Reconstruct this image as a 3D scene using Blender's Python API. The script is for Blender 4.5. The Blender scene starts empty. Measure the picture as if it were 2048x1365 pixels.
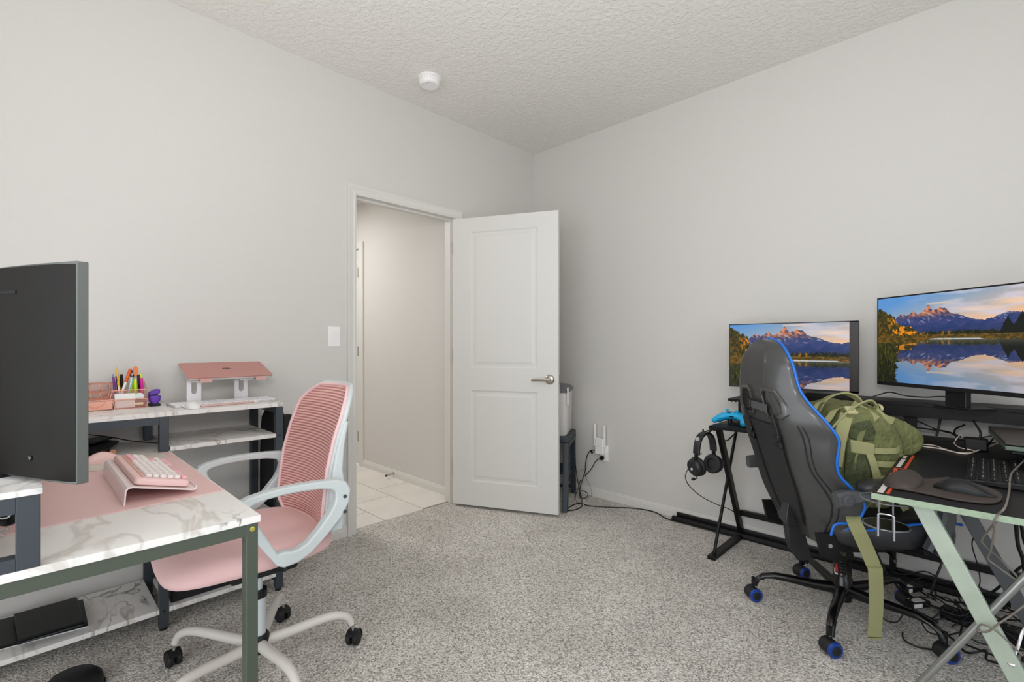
import bpy, bmesh, math, random
import numpy as np
from mathutils import Vector, Matrix
random.seed(7)
C = bpy.context.scene.collection
PI = math.pi
# ---------------------------------------------------------------- camera, world, light
CAM = Vector((2.6877, -3.0017, 1.125))
YAW = math.radians(44.443)
FPX = 968.0
cd = bpy.data.cameras.new('camera'); cd.sensor_width = 36; cd.lens = FPX / 2048 * 36
cd.shift_y = 7.5 / 2048; cd.clip_start = 0.02
cam = bpy.data.objects.new('camera', cd); C.objects.link(cam)
cam.location = CAM; cam.rotation_euler = (PI / 2, 0, YAW)
bpy.context.scene.camera = cam
sc = bpy.context.scene
sc.view_settings.view_transform = 'Standard'; sc.view_settings.look = 'None'
sc.view_settings.gamma = 1; sc.view_settings.use_curve_mapping = False
EXPO = -0.26
sc.view_settings.exposure = EXPO
sc.cycles.max_bounces = 10; sc.cycles.diffuse_bounces = 6; sc.cycles.glossy_bounces = 4
sc.cycles.use_denoising = True
w = bpy.data.worlds.new('world'); sc.world = w; w.use_nodes = True
w.node_tree.nodes['Background'].inputs[0].default_value = (0.75, 0.88, 1.0, 1)
w.node_tree.nodes['Background'].inputs[1].default_value = 1.5
RX, RY, RZ = 3.75, -3.95, 2.705      # room extent: x 0..RX, y RY..0

def area(name, loc, rot, sx, sy, e, col):
    l = bpy.data.lights.new(name, 'AREA'); l.shape = 'RECTANGLE'; l.size = sx; l.size_y = sy
    l.energy = e; l.color = col
    o = bpy.data.objects.new(name, l); C.objects.link(o); o.location = loc; o.rotation_euler = rot
    return o
# daylight through the window in the wall behind the camera, and through the one in the right-hand wall
area('daylight_back', (2.15, RY - 0.03, 1.08), (PI / 2, 0, 0), 2.0, 2.0, 40, (0.97, 0.985, 1.0))
area('daylight_side', (RX + 0.03, -2.0, 1.4), (PI / 2, 0, PI / 2), 1.6, 1.6, 12, (0.97, 0.985, 1.0))
# added fill light aimed up and bounced off the ceiling above the camera
area('ceiling_bounce_fill', (2.80, -3.08, 1.55), (PI - math.radians(38), 0, YAW), 0.5, 0.5, 38, (1.0, 0.995, 0.985))
# unseen ceiling fill added for even light (above and behind the camera) and the hall's ceiling lamp
area('ceiling_fill_light', (3.0, -2.2, RZ - 0.10), (0, 0, 0), 0.5, 0.5, 6, (1.0, 0.97, 0.93))
area('hall_lamp_light', (-1.5, -1.75, 2.42), (0, 0, 0), 0.6, 0.6, 26, (1.0, 0.985, 0.96))

# ---------------------------------------------------------------- helpers
def ray(px, py):
    rx, rz = (px - 1024) / FPX, -(py - 690) / FPX
    c, s = math.cos(YAW), math.sin(YAW)
    return Vector((rx * c - s, rx * s + c, rz))
def P(px, py, x=None, y=None, z=None, d=None):
    """point of the room seen at a pixel of the 2048x1365 photograph, on a known plane"""
    r = ray(px, py)
    if x is not None: t = (x - CAM.x) / r.x
    elif y is not None: t = (y - CAM.y) / r.y
    elif z is not None: t = (z - CAM.z) / r.z
    else: t = d
    return CAM + r * t

def srgb(h):
    if isinstance(h, str):
        h = h.lstrip('#'); h = [int(h[i:i + 2], 16) / 255 for i in (0, 2, 4)]
    return tuple(((c / 12.92) if c <= 0.04045 else ((c + 0.055) / 1.055) ** 2.4) for c in h) + (1,)
MATS = {}
def mat(name, col, rough=0.6, metal=0.0, bump=None, var=None, emit=None, coat=0, alpha=None, trans=0, sheen=0, spec=None):
    if name in MATS: return MATS[name]
    m = bpy.data.materials.new(name); m.use_nodes = True
    nt = m.node_tree; b = nt.nodes['Principled BSDF']
    c = srgb(col) if not (isinstance(col, tuple) and len(col) == 4) else col
    b.inputs['Base Color'].default_value = c
    b.inputs['Roughness'].default_value = rough; b.inputs['Metallic'].default_value = metal
    if coat: b.inputs['Coat Weight'].default_value = coat; b.inputs['Coat Roughness'].default_value = 0.15
    if spec is not None: b.inputs['Specular IOR Level'].default_value = spec
    if trans: b.inputs['Transmission Weight'].default_value = trans
    if sheen: b.inputs['Sheen Weight'].default_value = sheen
    if alpha is not None: b.inputs['Alpha'].default_value = alpha
    if emit: b.inputs['Emission Color'].default_value = c; b.inputs['Emission Strength'].default_value = emit
    if bump or var:
        tc = nt.nodes.new('ShaderNodeTexCoord')
    if var:      # (scale, amount): gentle tone variation of the material itself
        n = nt.nodes.new('ShaderNodeTexNoise'); n.inputs['Scale'].default_value = var[0]; n.inputs['Detail'].default_value = 5
        nt.links.new(tc.outputs['Object'], n.inputs['Vector'])
        r = nt.nodes.new('ShaderNodeValToRGB')
        a = var[1]
        r.color_ramp.elements[0].position = 0.3; r.color_ramp.elements[1].position = 0.7
        r.color_ramp.elements[0].color = tuple(max(0, x * (1 - a)) for x in c[:3]) + (1,)
        r.color_ramp.elements[1].color = tuple(min(1, x * (1 + a)) for x in c[:3]) + (1,)
        nt.links.new(n.outputs['Fac'], r.inputs['Fac']); nt.links.new(r.outputs['Color'], b.inputs['Base Color'])
    if bump:     # (scale, strength, distance, detail)
        n = nt.nodes.new('ShaderNodeTexNoise'); n.inputs['Scale'].default_value = bump[0]
        n.inputs['Detail'].default_value = bump[3] if len(bump) > 3 else 2
        nt.links.new(tc.outputs['Object'], n.inputs['Vector'])
        u = nt.nodes.new('ShaderNodeBump'); u.inputs['Strength'].default_value = bump[1]; u.inputs['Distance'].default_value = bump[2]
        nt.links.new(n.outputs['Fac'], u.inputs['Height']); nt.links.new(u.outputs['Normal'], b.inputs['Normal'])
    MATS[name] = m
    return m

def wmat(o):
    return Matrix.Translation(o.location) @ o.rotation_euler.to_matrix().to_4x4()
def crom(pts, n=6, cyc=False):
    """Catmull-Rom through points"""
    pts = [Vector(p) for p in pts]; out = []; N = len(pts)
    rng = range(N if cyc else N - 1)
    for i in rng:
        g = (lambda k: pts[k % N]) if cyc else (lambda k: pts[min(max(k, 0), N - 1)])
        p0, p1, p2, p3 = g(i - 1), g(i), g(i + 1), g(i + 2)
        for k in range(n):
            t = k / n
            out.append(0.5 * ((2 * p1) + (p2 - p0) * t + (2 * p0 - 5 * p1 + 4 * p2 - p3) * t * t + (3 * p1 - p0 - 3 * p2 + p3) * t ** 3))
    if not cyc: out.append(pts[-1])
    return out

class MB:
    def __init__(s): s.v = []; s.f = []
    def add(s, vs, fs):
        k = len(s.v); s.v += [Vector(p) for p in vs]; s.f += [tuple(i + k for i in f) for f in fs]; return s
    def box(s, x0, x1, y0, y1, z0, z1):
        x0, x1 = min(x0, x1), max(x0, x1); y0, y1 = min(y0, y1), max(y0, y1); z0, z1 = min(z0, z1), max(z0, z1)
        return s.add([(x0, y0, z0), (x1, y0, z0), (x1, y1, z0), (x0, y1, z0), (x0, y0, z1), (x1, y0, z1), (x1, y1, z1), (x0, y1, z1)],
                     [(0, 3, 2, 1), (4, 5, 6, 7), (0, 1, 5, 4), (1, 2, 6, 5), (2, 3, 7, 6), (3, 0, 4, 7)])
    def bar(s, p, q, wd, h=None, up=(0, 0, 1)):
        p, q = Vector(p), Vector(q); h = wd if h is None else h
        a = (q - p).normalized(); u = Vector(up)
        if abs(a.dot(u)) > 0.98: u = Vector((1, 0, 0))
        x = a.cross(u).normalized(); y = x.cross(a)
        vs = []
        for c in (p, q):
            for sx, sy in ((-1, -1), (1, -1), (1, 1), (-1, 1)): vs.append(c + x * sx * wd / 2 + y * sy * h / 2)
        return s.add(vs, [(3, 2, 1, 0), (4, 5, 6, 7), (0, 1, 5, 4), (1, 2, 6, 5), (2, 3, 7, 6), (3, 0, 4, 7)])
    def loft(s, rings, cyc=True, caps=True, closed=False):
        n = len(rings[0]); vs = [p for r in rings for p in r]; fs = []
        R = len(rings)
        for i in range(R if closed else R - 1):
            j = (i + 1) % R
            for k in range(n if cyc else n - 1):
                l = (k + 1) % n
                fs.append((i * n + k, i * n + l, j * n + l, j * n + k))
        if caps and not closed and cyc:
            fs.append(tuple(range(n - 1, -1, -1))); fs.append(tuple((R - 1) * n + k for k in range(n)))
        return s.add(vs, fs)
    def tube(s, pts, r, n=8, cyc=False, caps=True, flat=None, up=None):
        pts = [Vector(p) for p in pts]; N = len(pts); rings = []; prev = None
        for i in range(N):
            a = pts[(i + 1) % N] if (cyc or i < N - 1) else pts[i]
            b = pts[i - 1] if (cyc or i > 0) else pts[i]
            t = (a - b).normalized()
            if up is not None: x = t.cross(Vector(up)).normalized()
            elif prev is None:
                u = Vector((0, 0, 1)) if abs(t.z) < 0.9 else Vector((1, 0, 0))
                x = t.cross(u).normalized()
            else: x = (prev - t * prev.dot(t)).normalized()
            prev = x; y = t.cross(x)
            rr = r[i] if isinstance(r, (list, tuple)) else r
            rx, ry = (rr, rr) if flat is None else (rr, rr * flat)
            rings.append([pts[i] + x * math.cos(2 * PI * k / n) * rx + y * math.sin(2 * PI * k / n) * ry for k in range(n)])
        return s.loft(rings, True, caps, cyc)
    def ribbon(s, pts, side, wd, th):
        """flat strap along pts; side = width direction (vector or list)"""
        pts = [Vector(p) for p in pts]; N = len(pts); rings = []
        for i in range(N):
            a = pts[min(i + 1, N - 1)]; b = pts[max(i - 1, 0)]; t = (a - b).normalized()
            sd = Vector(side[i] if isinstance(side, list) else side); x = (sd - t * sd.dot(t)).normalized(); y = t.cross(x)
            rings.append([pts[i] + x * wd / 2 + y * th / 2, pts[i] - x * wd / 2 + y * th / 2, pts[i] - x * wd / 2 - y * th / 2, pts[i] + x * wd / 2 - y * th / 2])
        return s.loft(rings)
    def lathe(s, prof, c=(0, 0, 0), axis=(0, 0, 1), n=24, sx=1):
        c = Vector(c); a = Vector(axis).normalized()
        u = Vector((1, 0, 0)) if abs(a.x) < 0.9 else Vector((0, 1, 0))
        x = (u - a * u.dot(a)).normalized(); y = a.cross(x)
        rings = [[c + a * h + (x * math.cos(2 * PI * k / n) * sx + y * math.sin(2 * PI * k / n)) * max(r, 1e-5) for k in range(n)] for r, h in prof]
        return s.loft(rings)
    def cyl(s, p, q, r, n=16): return s.tube([p, q], r, n)
    def prism(s, poly, vec):
        poly = [Vector(p) for p in poly]; v = Vector(vec); n = len(poly)
        return s.add(poly + [p + v for p in poly], [tuple(range(n - 1, -1, -1)), tuple(range(n, 2 * n))] + [(i, (i + 1) % n, n + (i + 1) % n, n + i) for i in range(n)])
    def ringplate(s, outer, inner, vec):
        v = Vector(vec); n = len(outer); o = [Vector(p) for p in outer]; i_ = [Vector(p) for p in inner]
        vs = o + i_ + [p + v for p in o] + [p + v for p in i_]; fs = []
        for k in range(n):
            l = (k + 1) % n
            fs += [(k, n + k, n + l, l), (2 * n + k, 2 * n + l, 3 * n + l, 3 * n + k), (k, l, 2 * n + l, 2 * n + k), (n + k, 3 * n + k, 3 * n + l, n + l)]
        return s.add(vs, fs)
    def xf(s, M):
        s.v = [M @ p for p in s.v]; return s
    def build(s, name, m, parent=None, smooth=None, bevel=0, W=False, seg=2, mods=None):
        me = bpy.data.meshes.new(name)
        vs = s.v
        loc = Vector((0, 0, 0))
        if parent is not None and W:
            M = wmat(parent).inverted(); vs = [M @ p for p in vs]
        if parent is None:
            lo = [min(p[i] for p in vs) for i in range(3)]; hi = [max(p[i] for p in vs) for i in range(3)]
            loc = Vector(((lo[0] + hi[0]) / 2, (lo[1] + hi[1]) / 2, lo[2])); vs = [p - loc for p in vs]
        me.from_pydata([tuple(p) for p in vs], [], s.f)
        bm = bmesh.new(); bm.from_mesh(me); bmesh.ops.recalc_face_normals(bm, faces=bm.faces); bm.to_mesh(me); bm.free()
        if m: me.materials.append(m)
        if smooth:
            me.polygons.foreach_set('use_smooth', [True] * len(me.polygons))
            me.set_sharp_from_angle(angle=math.radians(smooth))
        o = bpy.data.objects.new(name, me); C.objects.link(o)
        if parent is not None: o.parent = parent
        else: o.location = loc
        if bevel:
            b = o.modifiers.new('bevel', 'BEVEL'); b.width = bevel; b.segments = seg; b.limit_method = 'ANGLE'; b.angle_limit = math.radians(40)
            me.polygons.foreach_set('use_smooth', [True] * len(me.polygons)); me.set_sharp_from_angle(angle=math.radians(50))
            wn = o.modifiers.new('wn', 'WEIGHTED_NORMAL'); wn.keep_sharp = True
        return o
def thing(name, label, cat, loc=(0, 0, 0), rz=0, group=None):
    o = bpy.data.objects.new(name, None); C.objects.link(o); o.empty_display_size = 0.05
    o.location = loc; o.rotation_euler = (0, 0, math.radians(rz)); o['label'] = label; o['category'] = cat
    if group: o['group'] = group
    return o
def tag(o, label, cat, group=None):
    o['label'] = label; o['category'] = cat
    if group: o['group'] = group
    return o
def struct(mb, name, m, parent=None, **k):
    o = mb.build(name, m, parent, **k)
    if parent is None: o['kind'] = 'structure'
    return o
def rrect(cx, cy, hx, hy, r, n=5, z=0):
    out = []
    for qx, qy, a0 in ((1, 1, 0), (-1, 1, 90), (-1, -1, 180), (1, -1, 270)):
        for k in range(n + 1):
            a = math.radians(a0 + 90 * k / n)
            out.append(Vector((cx + qx * (hx - r) + r * math.cos(a), cy + qy * (hy - r) + r * math.sin(a), z)))
    return out
def cable(name, pts, r, m, label, cat='cable', group=None, n=6, parent=None):
    o = MB().tube(crom(pts, n), r, 6).build(name, m, parent, smooth=60, W=parent is not None)
    if parent is None: tag(o, label, cat, group)
    return o

# ---------------------------------------------------------------- materials
M_wall = mat('wall_paint', '#cecbc7', 0.85, bump=(95, 0.25, 0.004, 3))
M_ceil = mat('ceiling_paint', '#e5e2dd', 0.9)
M_trim = mat('trim_paint', '#d6d3ce', 0.45)
M_door = mat('door_paint', '#d5d3cf', 0.5, bump=(300, 0.05, 0.001))
M_white = mat('white_plastic', '#eceae8', 0.4)
M_nickel = mat('satin_nickel', '#b9b4ab', 0.28, 1.0)
M_chrome = mat('chrome', '#c9c9c9', 0.15, 1.0)
M_black = mat('black_plastic', '#121214', 0.45, spec=0.35)
M_blackgl = mat('black_gloss', '#0c0c0d', 0.22)
M_rubber = mat('black_rubber', '#151517', 0.6)
M_cable = mat('black_cable', '#141416', 0.5)
M_steel = mat('grey_steel', '#3f454b', 0.45, 0.25)
M_steelrefl = mat('green_reflection_steel', '#4d5449', 0.45, 0.2)  # green tint is reflected daylight painted onto the room-facing desk frame
M_dsteel = mat('black_steel', '#100f10', 0.45, 0.0, spec=0.3)
M_pinkfab = mat('pink_fabric', '#e3bbba', 0.9, bump=(900, 0.3, 0.001), sheen=0.2)
M_chairw = mat('pale_chair_plastic', '#c6cdce', 0.42)
M_pinkpl = mat('pink_plastic', '#f2cbc8', 0.4)
M_pinkpad = mat('pink_leatherette', '#e6c0be', 0.55, bump=(700, 0.1, 0.0006))
M_rose = mat('rose_gold', '#d59a86', 0.35, 0.6, var=(220, 0.12))
M_rosewire = mat('rose_gold_wire', '#dc9a86', 0.3, 0.7)
M_alu = mat('aluminium', '#d6d2d2', 0.35, 0.7)
M_lea = mat('black_leatherette', '#26262a', 0.4, bump=(260, 0.15, 0.001, 4))
M_lea2 = mat('black_fabric_panel', '#1f1f22', 0.6, bump=(700, 0.2, 0.0008))
M_blue = mat('blue_piping', '#1668c9', 0.4)
M_bluewheel = mat('blue_plastic', '#123a8c', 0.35)
M_olive = mat('olive_nylon', '#666a40', 0.75, bump=(17, 0.9, 0.03, 3), var=(14, 0.22))
M_olive2 = mat('olive_webbing', '#929166', 0.8, bump=(600, 0.25, 0.001))
M_olive3 = mat('dark_olive_nylon', '#3f4628', 0.75, bump=(22, 0.8, 0.025, 3), var=(14, 0.2))
M_desk = mat('black_desk_laminate', '#100e0e', 0.45, spec=0.22, bump=(500, 0.06, 0.0005))
M_edgerefl = mat('green_edge_reflection', '#93a48c', 0.55, var=(90, 0.12))  # green outdoor light mirrored in the black desk edge, put into the colour
M_legrefl = mat('green_reflection_leg', '#a3ae9f', 0.42, 0.25, var=(18, 0.10))  # pale tone is window light reflected on black legs, held in the colour
M_box = mat('black_cloth_box', '#0d0d12', 0.75, bump=(500, 0.2, 0.001))

def carpet():
    m = bpy.data.materials.new('carpet'); m.use_nodes = True; nt = m.node_tree; b = nt.nodes['Principled BSDF']
    tc = nt.nodes.new('ShaderNodeTexCoord')
    n1 = nt.nodes.new('ShaderNodeTexNoise'); n1.inputs['Scale'].default_value = 150; n1.inputs['Detail'].default_value = 3; n1.inputs['Roughness'].default_value = 0.65
    n2 = nt.nodes.new('ShaderNodeTexNoise'); n2.inputs['Scale'].default_value = 3.2; n2.inputs['Detail'].default_value = 4
    n3 = nt.nodes.new('ShaderNodeTexVoronoi'); n3.inputs['Scale'].default_value = 170
    for n in (n1, n2, n3): nt.links.new(tc.outputs['Object'], n.inputs['Vector'])
    r1 = nt.nodes.new('ShaderNodeValToRGB'); e = r1.color_ramp.elements
    e[0].position = 0.34; e[0].color = srgb('#6c655e'); e[1].position = 0.66; e[1].color = srgb('#faf5ee')
    e2 = r1.color_ramp.elements.new(0.5); e2.color = srgb('#d0cac2')
    nt.links.new(n1.outputs['Fac'], r1.inputs['Fac'])
    r2 = nt.nodes.new('ShaderNodeValToRGB'); e = r2.color_ramp.elements
    e[0].position = 0.33; e[0].color = (0.82, 0.81, 0.80, 1); e[1].position = 0.62; e[1].color = (1, 1, 1, 1)
    nt.links.new(n2.outputs['Fac'], r2.inputs['Fac'])
    mx = nt.nodes.new('ShaderNodeMix'); mx.data_type = 'RGBA'; mx.blend_type = 'MULTIPLY'; mx.inputs[0].default_value = 1
    nt.links.new(r1.outputs['Color'], mx.inputs[6]); nt.links.new(r2.outputs['Color'], mx.inputs[7])
    nt.links.new(mx.outputs[2], b.inputs['Base Color'])
    b.inputs['Roughness'].default_value = 0.95; b.inputs['Sheen Weight'].default_value = 0.15
    ma = nt.nodes.new('ShaderNodeMath'); ma.operation = 'SUBTRACT'
    nt.links.new(n1.outputs['Fac'], ma.inputs[0]); nt.links.new(n3.outputs['Distance'], ma.inputs[1])
    u = nt.nodes.new('ShaderNodeBump'); u.inputs['Strength'].default_value = 0.7; u.inputs['Distance'].default_value = 0.008
    nt.links.new(ma.outputs[0], u.inputs['Height']); nt.links.new(u.outputs['Normal'], b.inputs['Normal'])
    return m
M_carpet = carpet()
def ceil_tex():
    nt = M_ceil.node_tree; b = nt.nodes['Principled BSDF']; tc = nt.nodes.new('ShaderNodeTexCoord')
    n = nt.nodes.new('ShaderNodeTexNoise'); n.inputs['Scale'].default_value = 38; n.inputs['Detail'].default_value = 4; n.inputs['Distortion'].default_value = 0.6
    r = nt.nodes.new('ShaderNodeValToRGB'); r.color_ramp.elements[0].position = 0.44; r.color_ramp.elements[1].position = 0.58
    u = nt.nodes.new('ShaderNodeBump'); u.inputs['Strength'].default_value = 0.45; u.inputs['Distance'].default_value = 0.004
    nt.links.new(tc.outputs['Object'], n.inputs['Vector']); nt.links.new(n.outputs['Fac'], r.inputs['Fac'])
    nt.links.new(r.outputs['Color'], u.inputs['Height']); nt.links.new(u.outputs['Normal'], b.inputs['Normal'])
ceil_tex()
def marble(name, base, vein, warm, scale):
    m = bpy.data.materials.new(name); m.use_nodes = True; nt = m.node_tree; b = nt.nodes['Principled BSDF']
    tc = nt.nodes.new('ShaderNodeTexCoord'); mp = nt.nodes.new('ShaderNodeMapping')
    mp.inputs['Rotation'].default_value = (0, 0, 0.6); mp.inputs['Scale'].default_value = (1, 2.2, 1)
    nt.links.new(tc.outputs['Object'], mp.inputs['Vector'])
    def vein_of(sc_, wid, dist):
        n = nt.nodes.new('ShaderNodeTexNoise'); n.inputs['Scale'].default_value = sc_; n.inputs['Detail'].default_value = 5; n.inputs['Distortion'].default_value = dist
        nt.links.new(mp.outputs['Vector'], n.inputs['Vector'])
        s_ = nt.nodes.new('ShaderNodeMath'); s_.operation = 'SUBTRACT'; s_.inputs[1].default_value = 0.5; nt.links.new(n.outputs['Fac'], s_.inputs[0])
        a = nt.nodes.new('ShaderNodeMath'); a.operation = 'ABSOLUTE'; nt.links.new(s_.outputs[0], a.inputs[0])
        r = nt.nodes.new('ShaderNodeMapRange'); r.inputs['From Min'].default_value = 0; r.inputs['From Max'].default_value = wid
        r.inputs['To Min'].default_value = 1; r.inputs['To Max'].default_value = 0; nt.links.new(a.outputs[0], r.inputs['Value'])
        return r.outputs['Result']
    n2 = nt.nodes.new('ShaderNodeTexNoise'); n2.inputs['Scale'].default_value = scale * 0.9; nt.links.new(tc.outputs['Object'], n2.inputs['Vector'])
    mask = nt.nodes.new('ShaderNodeMapRange'); mask.inputs['From Min'].default_value = 0.46; mask.inputs['From Max'].default_value = 0.62; nt.links.new(n2.outputs['Fac'], mask.inputs['Value'])
    mu = nt.nodes.new('ShaderNodeMath'); mu.operation = 'MULTIPLY'; nt.links.new(vein_of(scale, 0.028, 1.4), mu.inputs[0]); nt.links.new(mask.outputs['Result'], mu.inputs[1])
    x1 = nt.nodes.new('ShaderNodeMix'); x1.data_type = 'RGBA'; x1.inputs[6].default_value = srgb(base); x1.inputs[7].default_value = srgb(vein); nt.links.new(mu.outputs[0], x1.inputs[0])
    mu2 = nt.nodes.new('ShaderNodeMath'); mu2.operation = 'MULTIPLY'; mu2.inputs[1].default_value = 0.42; nt.links.new(vein_of(scale * 0.8, 0.026, 1.1), mu2.inputs[0])
    x2 = nt.nodes.new('ShaderNodeMix'); x2.data_type = 'RGBA'; x2.inputs[7].default_value = srgb(warm); nt.links.new(x1.outputs[2], x2.inputs[6]); nt.links.new(mu2.outputs[0], x2.inputs[0])
    nt.links.new(x2.outputs[2], b.inputs['Base Color']); b.inputs['Roughness'].default_value = 0.42
    return m
M_marble = marble('white_marble_laminate', '#e9e6e3', '#6f6a66', '#a89a8a', 3.0)
M_marblemat = marble('grey_marble_leather', '#d8d2c8', '#a59c8e', '#b6ab97', 9.0)
M_tile = mat('beige_floor_tile', '#e3ddd6', 0.35, var=(5, 0.05))
M_grout = mat('grout', '#8c8279', 0.9)
# ---------------------------------------------------------------- the room
DT, DY0, DY1 = 2.018, -1.594, -0.838        # door opening: head height, left and right side
WT = 0.115
struct(MB().box(-WT, 0, RY - 0.1, DY0 - 0.018, 0, RZ).box(-WT, 0, DY1 + 0.018, 0, 0, RZ).box(-WT, 0, DY0 - 0.018, DY1 + 0.018, DT + 0.018, RZ), 'wall_left', M_wall)
struct(MB().box(-WT, RX + 0.1, 0, 0.1, 0, RZ), 'wall_right', M_wall)
WBX0, WBX1, WZ0, WZ1 = 1.12, 3.18, 0.05, 2.12
struct(MB().box(-WT, WBX0, RY - 0.1, RY, 0, RZ).box(WBX1, RX + 0.1, RY - 0.1, RY, 0, RZ).box(WBX0, WBX1, RY - 0.1, RY, 0, WZ0).box(WBX0, WBX1, RY - 0.1, RY, WZ1, RZ), 'wall_back', M_wall)
WSY0, WSY1 = -2.8, -1.2
struct(MB().box(RX, RX + 0.1, RY, WSY0, 0, RZ).box(RX, RX + 0.1, WSY1, 0, 0, RZ).box(RX, RX + 0.1, WSY0, WSY1, 0, WZ0).box(RX, RX + 0.1, WSY0, WSY1, WZ1, RZ), 'wall_side', M_wall)
M_pane = mat('window_glass', '#ffffff', 0.02, trans=1.0)
def window(n, a0, a1, fixed, axis):
    e = bpy.data.objects.new(n, None); C.objects.link(e); e['kind'] = 'structure'
    f = MB()
    def bx(u0, u1, z0, z1):
        if axis == 'x': f.box(u0, u1, fixed - 0.08, fixed - 0.02, z0, z1)
        else: f.box(fixed + 0.02, fixed + 0.08, u0, u1, z0, z1)
    t = 0.05
    bx(a0, a1, WZ0, WZ0 + t); bx(a0, a1, WZ1 - t, WZ1); bx(a0, a0 + t, WZ0, WZ1); bx(a1 - t, a1, WZ0, WZ1); bx((a0 + a1) / 2 - 0.025, (a0 + a1) / 2 + 0.025, WZ0, WZ1)
    f.build('window_frame', M_white, e)
window('window_1', WBX0, WBX1, RY, 'x'); window('window_2', WSY0, WSY1, RX, 'y')
struct(MB().box(-WT, RX + 0.1, RY - 0.1, 0.1, RZ, RZ + 0.1), 'ceiling', M_ceil)
struct(MB().box(0, RX + 0.1, RY - 0.1, 0.05, -0.03, 0).box(-0.058, 0, DY0 - 0.017, DY1 + 0.017, -0.03, 0), 'floor', M_carpet)

def base_profile(p0, p1, n, h=0.062):
    """moulded skirting between two floor points, n = direction into the room"""
    p0, p1, n = Vector(p0), Vector(p1), Vector(n)
    prof = [(0, 0), (0.014, 0), (0.014, h * 0.62), (0.011, h * 0.66), (0.011, h * 0.78), (0.0065, h * 0.84), (0.0065, h * 0.93), (0.003, h), (0, h)]
    return MB().loft([[p + n * a + Vector((0, 0, b)) for a, b in prof] for p in (p0, p1)])
struct(base_profile((0, RY, 0), (0, DY0 - 0.057, 0), (1, 0, 0)), 'baseboard_left', M_trim, smooth=30)
struct(base_profile((0, DY1 + 0.062, 0), (0, 0, 0), (1, 0, 0)), 'baseboard_left', M_trim, smooth=30)
struct(base_profile((0, 0, 0), (RX, 0, 0), (0, -1, 0)), 'baseboard_right', M_trim, smooth=30)

# door frame: casing (moulded), jamb, stops
CW = 0.056
cas_prof = [(0, 0), (0, 0.010), (0.012, 0.014), (0.018, 0.012), (0.040, 0.016), (0.046, 0.019), (CW, 0.019), (CW, 0)]
e = bpy.data.objects.new('trim_1', None); C.objects.link(e); e['kind'] = 'structure'
def casing(pathpts, outs):
    rings = []
    for p, o_ in zip(pathpts, outs):
        rings.append([Vector(p) + Vector(o_) * a + Vector((b, 0, 0)) for a, b in cas_prof])
    return MB().loft(rings)
casing([(0, DY0, 0), (0, DY0, DT), (0, DY1, DT), (0, DY1, 0)], [(0, -1, 0), (0, -1, 1), (0, 1, 1), (0, 1, 0)]).build('door_casing', M_trim, e, smooth=25)
j = MB().box(-WT - 0.002, 0.001, DY0 - 0.018, DY0, 0, DT).box(-WT - 0.002, 0.001, DY1, DY1 + 0.018, 0, DT).box(-WT - 0.002, 0.001, DY0 - 0.018, DY1 + 0.018, DT, DT + 0.018)
j.build('door_jamb', M_trim, e)
MB().box(-0.075, -0.042, DY0, DY0 + 0.011, 0, DT - 0.011).box(-0.075, -0.042, DY1 - 0.011, DY1, 0, DT - 0.011).box(-0.075, -0.042, DY0, DY1, DT - 0.011, DT).build('door_stop_strip', M_trim, e)

# the open door
DW, DH, DTH = 0.752, 1.982, 0.035
dr = bpy.data.objects.new('door_1', None); C.objects.link(dr); dr['kind'] = 'structure'
dr.location = (0.012, -0.846, 0.018); dr.rotation_euler = (0, 0, math.radians(26))
# local: x along the width from the hinge, y = thickness (0 .. -DTH towards the camera)
def door_slab():
    m = MB()
    xs = [0.0, 0.136, 0.612, DW]; zs = [0, 0.168, 0.795, 0.950, 1.885, DH]
    for side in (0, -DTH):
        for i in range(3):
            for k in range(5):
                x0, x1, z0, z1 = xs[i], xs[i + 1], zs[k], zs[k + 1]
                if i == 1 and k in (1, 3):
                    s = -1 if side == 0 else 1      # inward
                    steps = [(0, 0), (0.010, 0.006), (0.024, 0.006), (0.040, 0.0018)]
                    prev = None
                    for off, dep in steps:
                        y = side + s * dep
                        q = [(x0 + off, y, z0 + off), (x1 - off, y, z0 + off), (x1 - off, y, z1 - off), (x0 + off, y, z1 - off)]
                        if prev:
                            m.add(prev + q, [(a, (a + 1) % 4, 4 + (a + 1) % 4, 4 + a) for a in range(4)])
                        prev = q
                    m.add(prev, [(0, 1, 2, 3)])
                else:
                    m.add([(x0, side, z0), (x1, side, z0), (x1, side, z1), (x0, side, z1)], [(0, 1, 2, 3)])
    m.add([(0, 0, 0), (DW, 0, 0), (DW, -DTH, 0), (0, -DTH, 0), (0, 0, DH), (DW, 0, DH), (DW, -DTH, DH), (0, -DTH, DH)], [(0, 1, 2, 3), (4, 5, 6, 7), (0, 4, 7, 3), (1, 5, 6, 2)])
    return m
door_slab().build('door_panel', M_door, dr)
def lever(sy):
    h = MB(); hx, hz = 0.694, 0.880
    y0 = -DTH if sy < 0 else 0
    ax = (0, sy, 0)
    h.lathe([(0.0, 0), (0.033, 0), (0.033, 0.004), (0.030, 0.009), (0.020, 0.013), (0.012, 0.015), (0.011, 0.045), (0.0, 0.046)], (hx, y0, hz), ax, 24)
    pts = crom([(hx + 0.008, y0 + sy * 0.045, hz), (hx - 0.03, y0 + sy * 0.047, hz), (hx - 0.075, y0 + sy * 0.046, hz - 0.002), (hx - 0.112, y0 + sy * 0.043, hz - 0.004)], 5)
    h.tube(pts, [0.0105 - 0.003 * i / len(pts) for i in range(len(pts))], 10)
    return h.build('door_handle', M_nickel, dr, smooth=40)
lever(-1); lever(1)
MB().box(DW - 0.0005, DW + 0.0012, -0.029, -0.006, 0.852, 0.908).build('latch_plate', M_nickel, dr)
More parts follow.
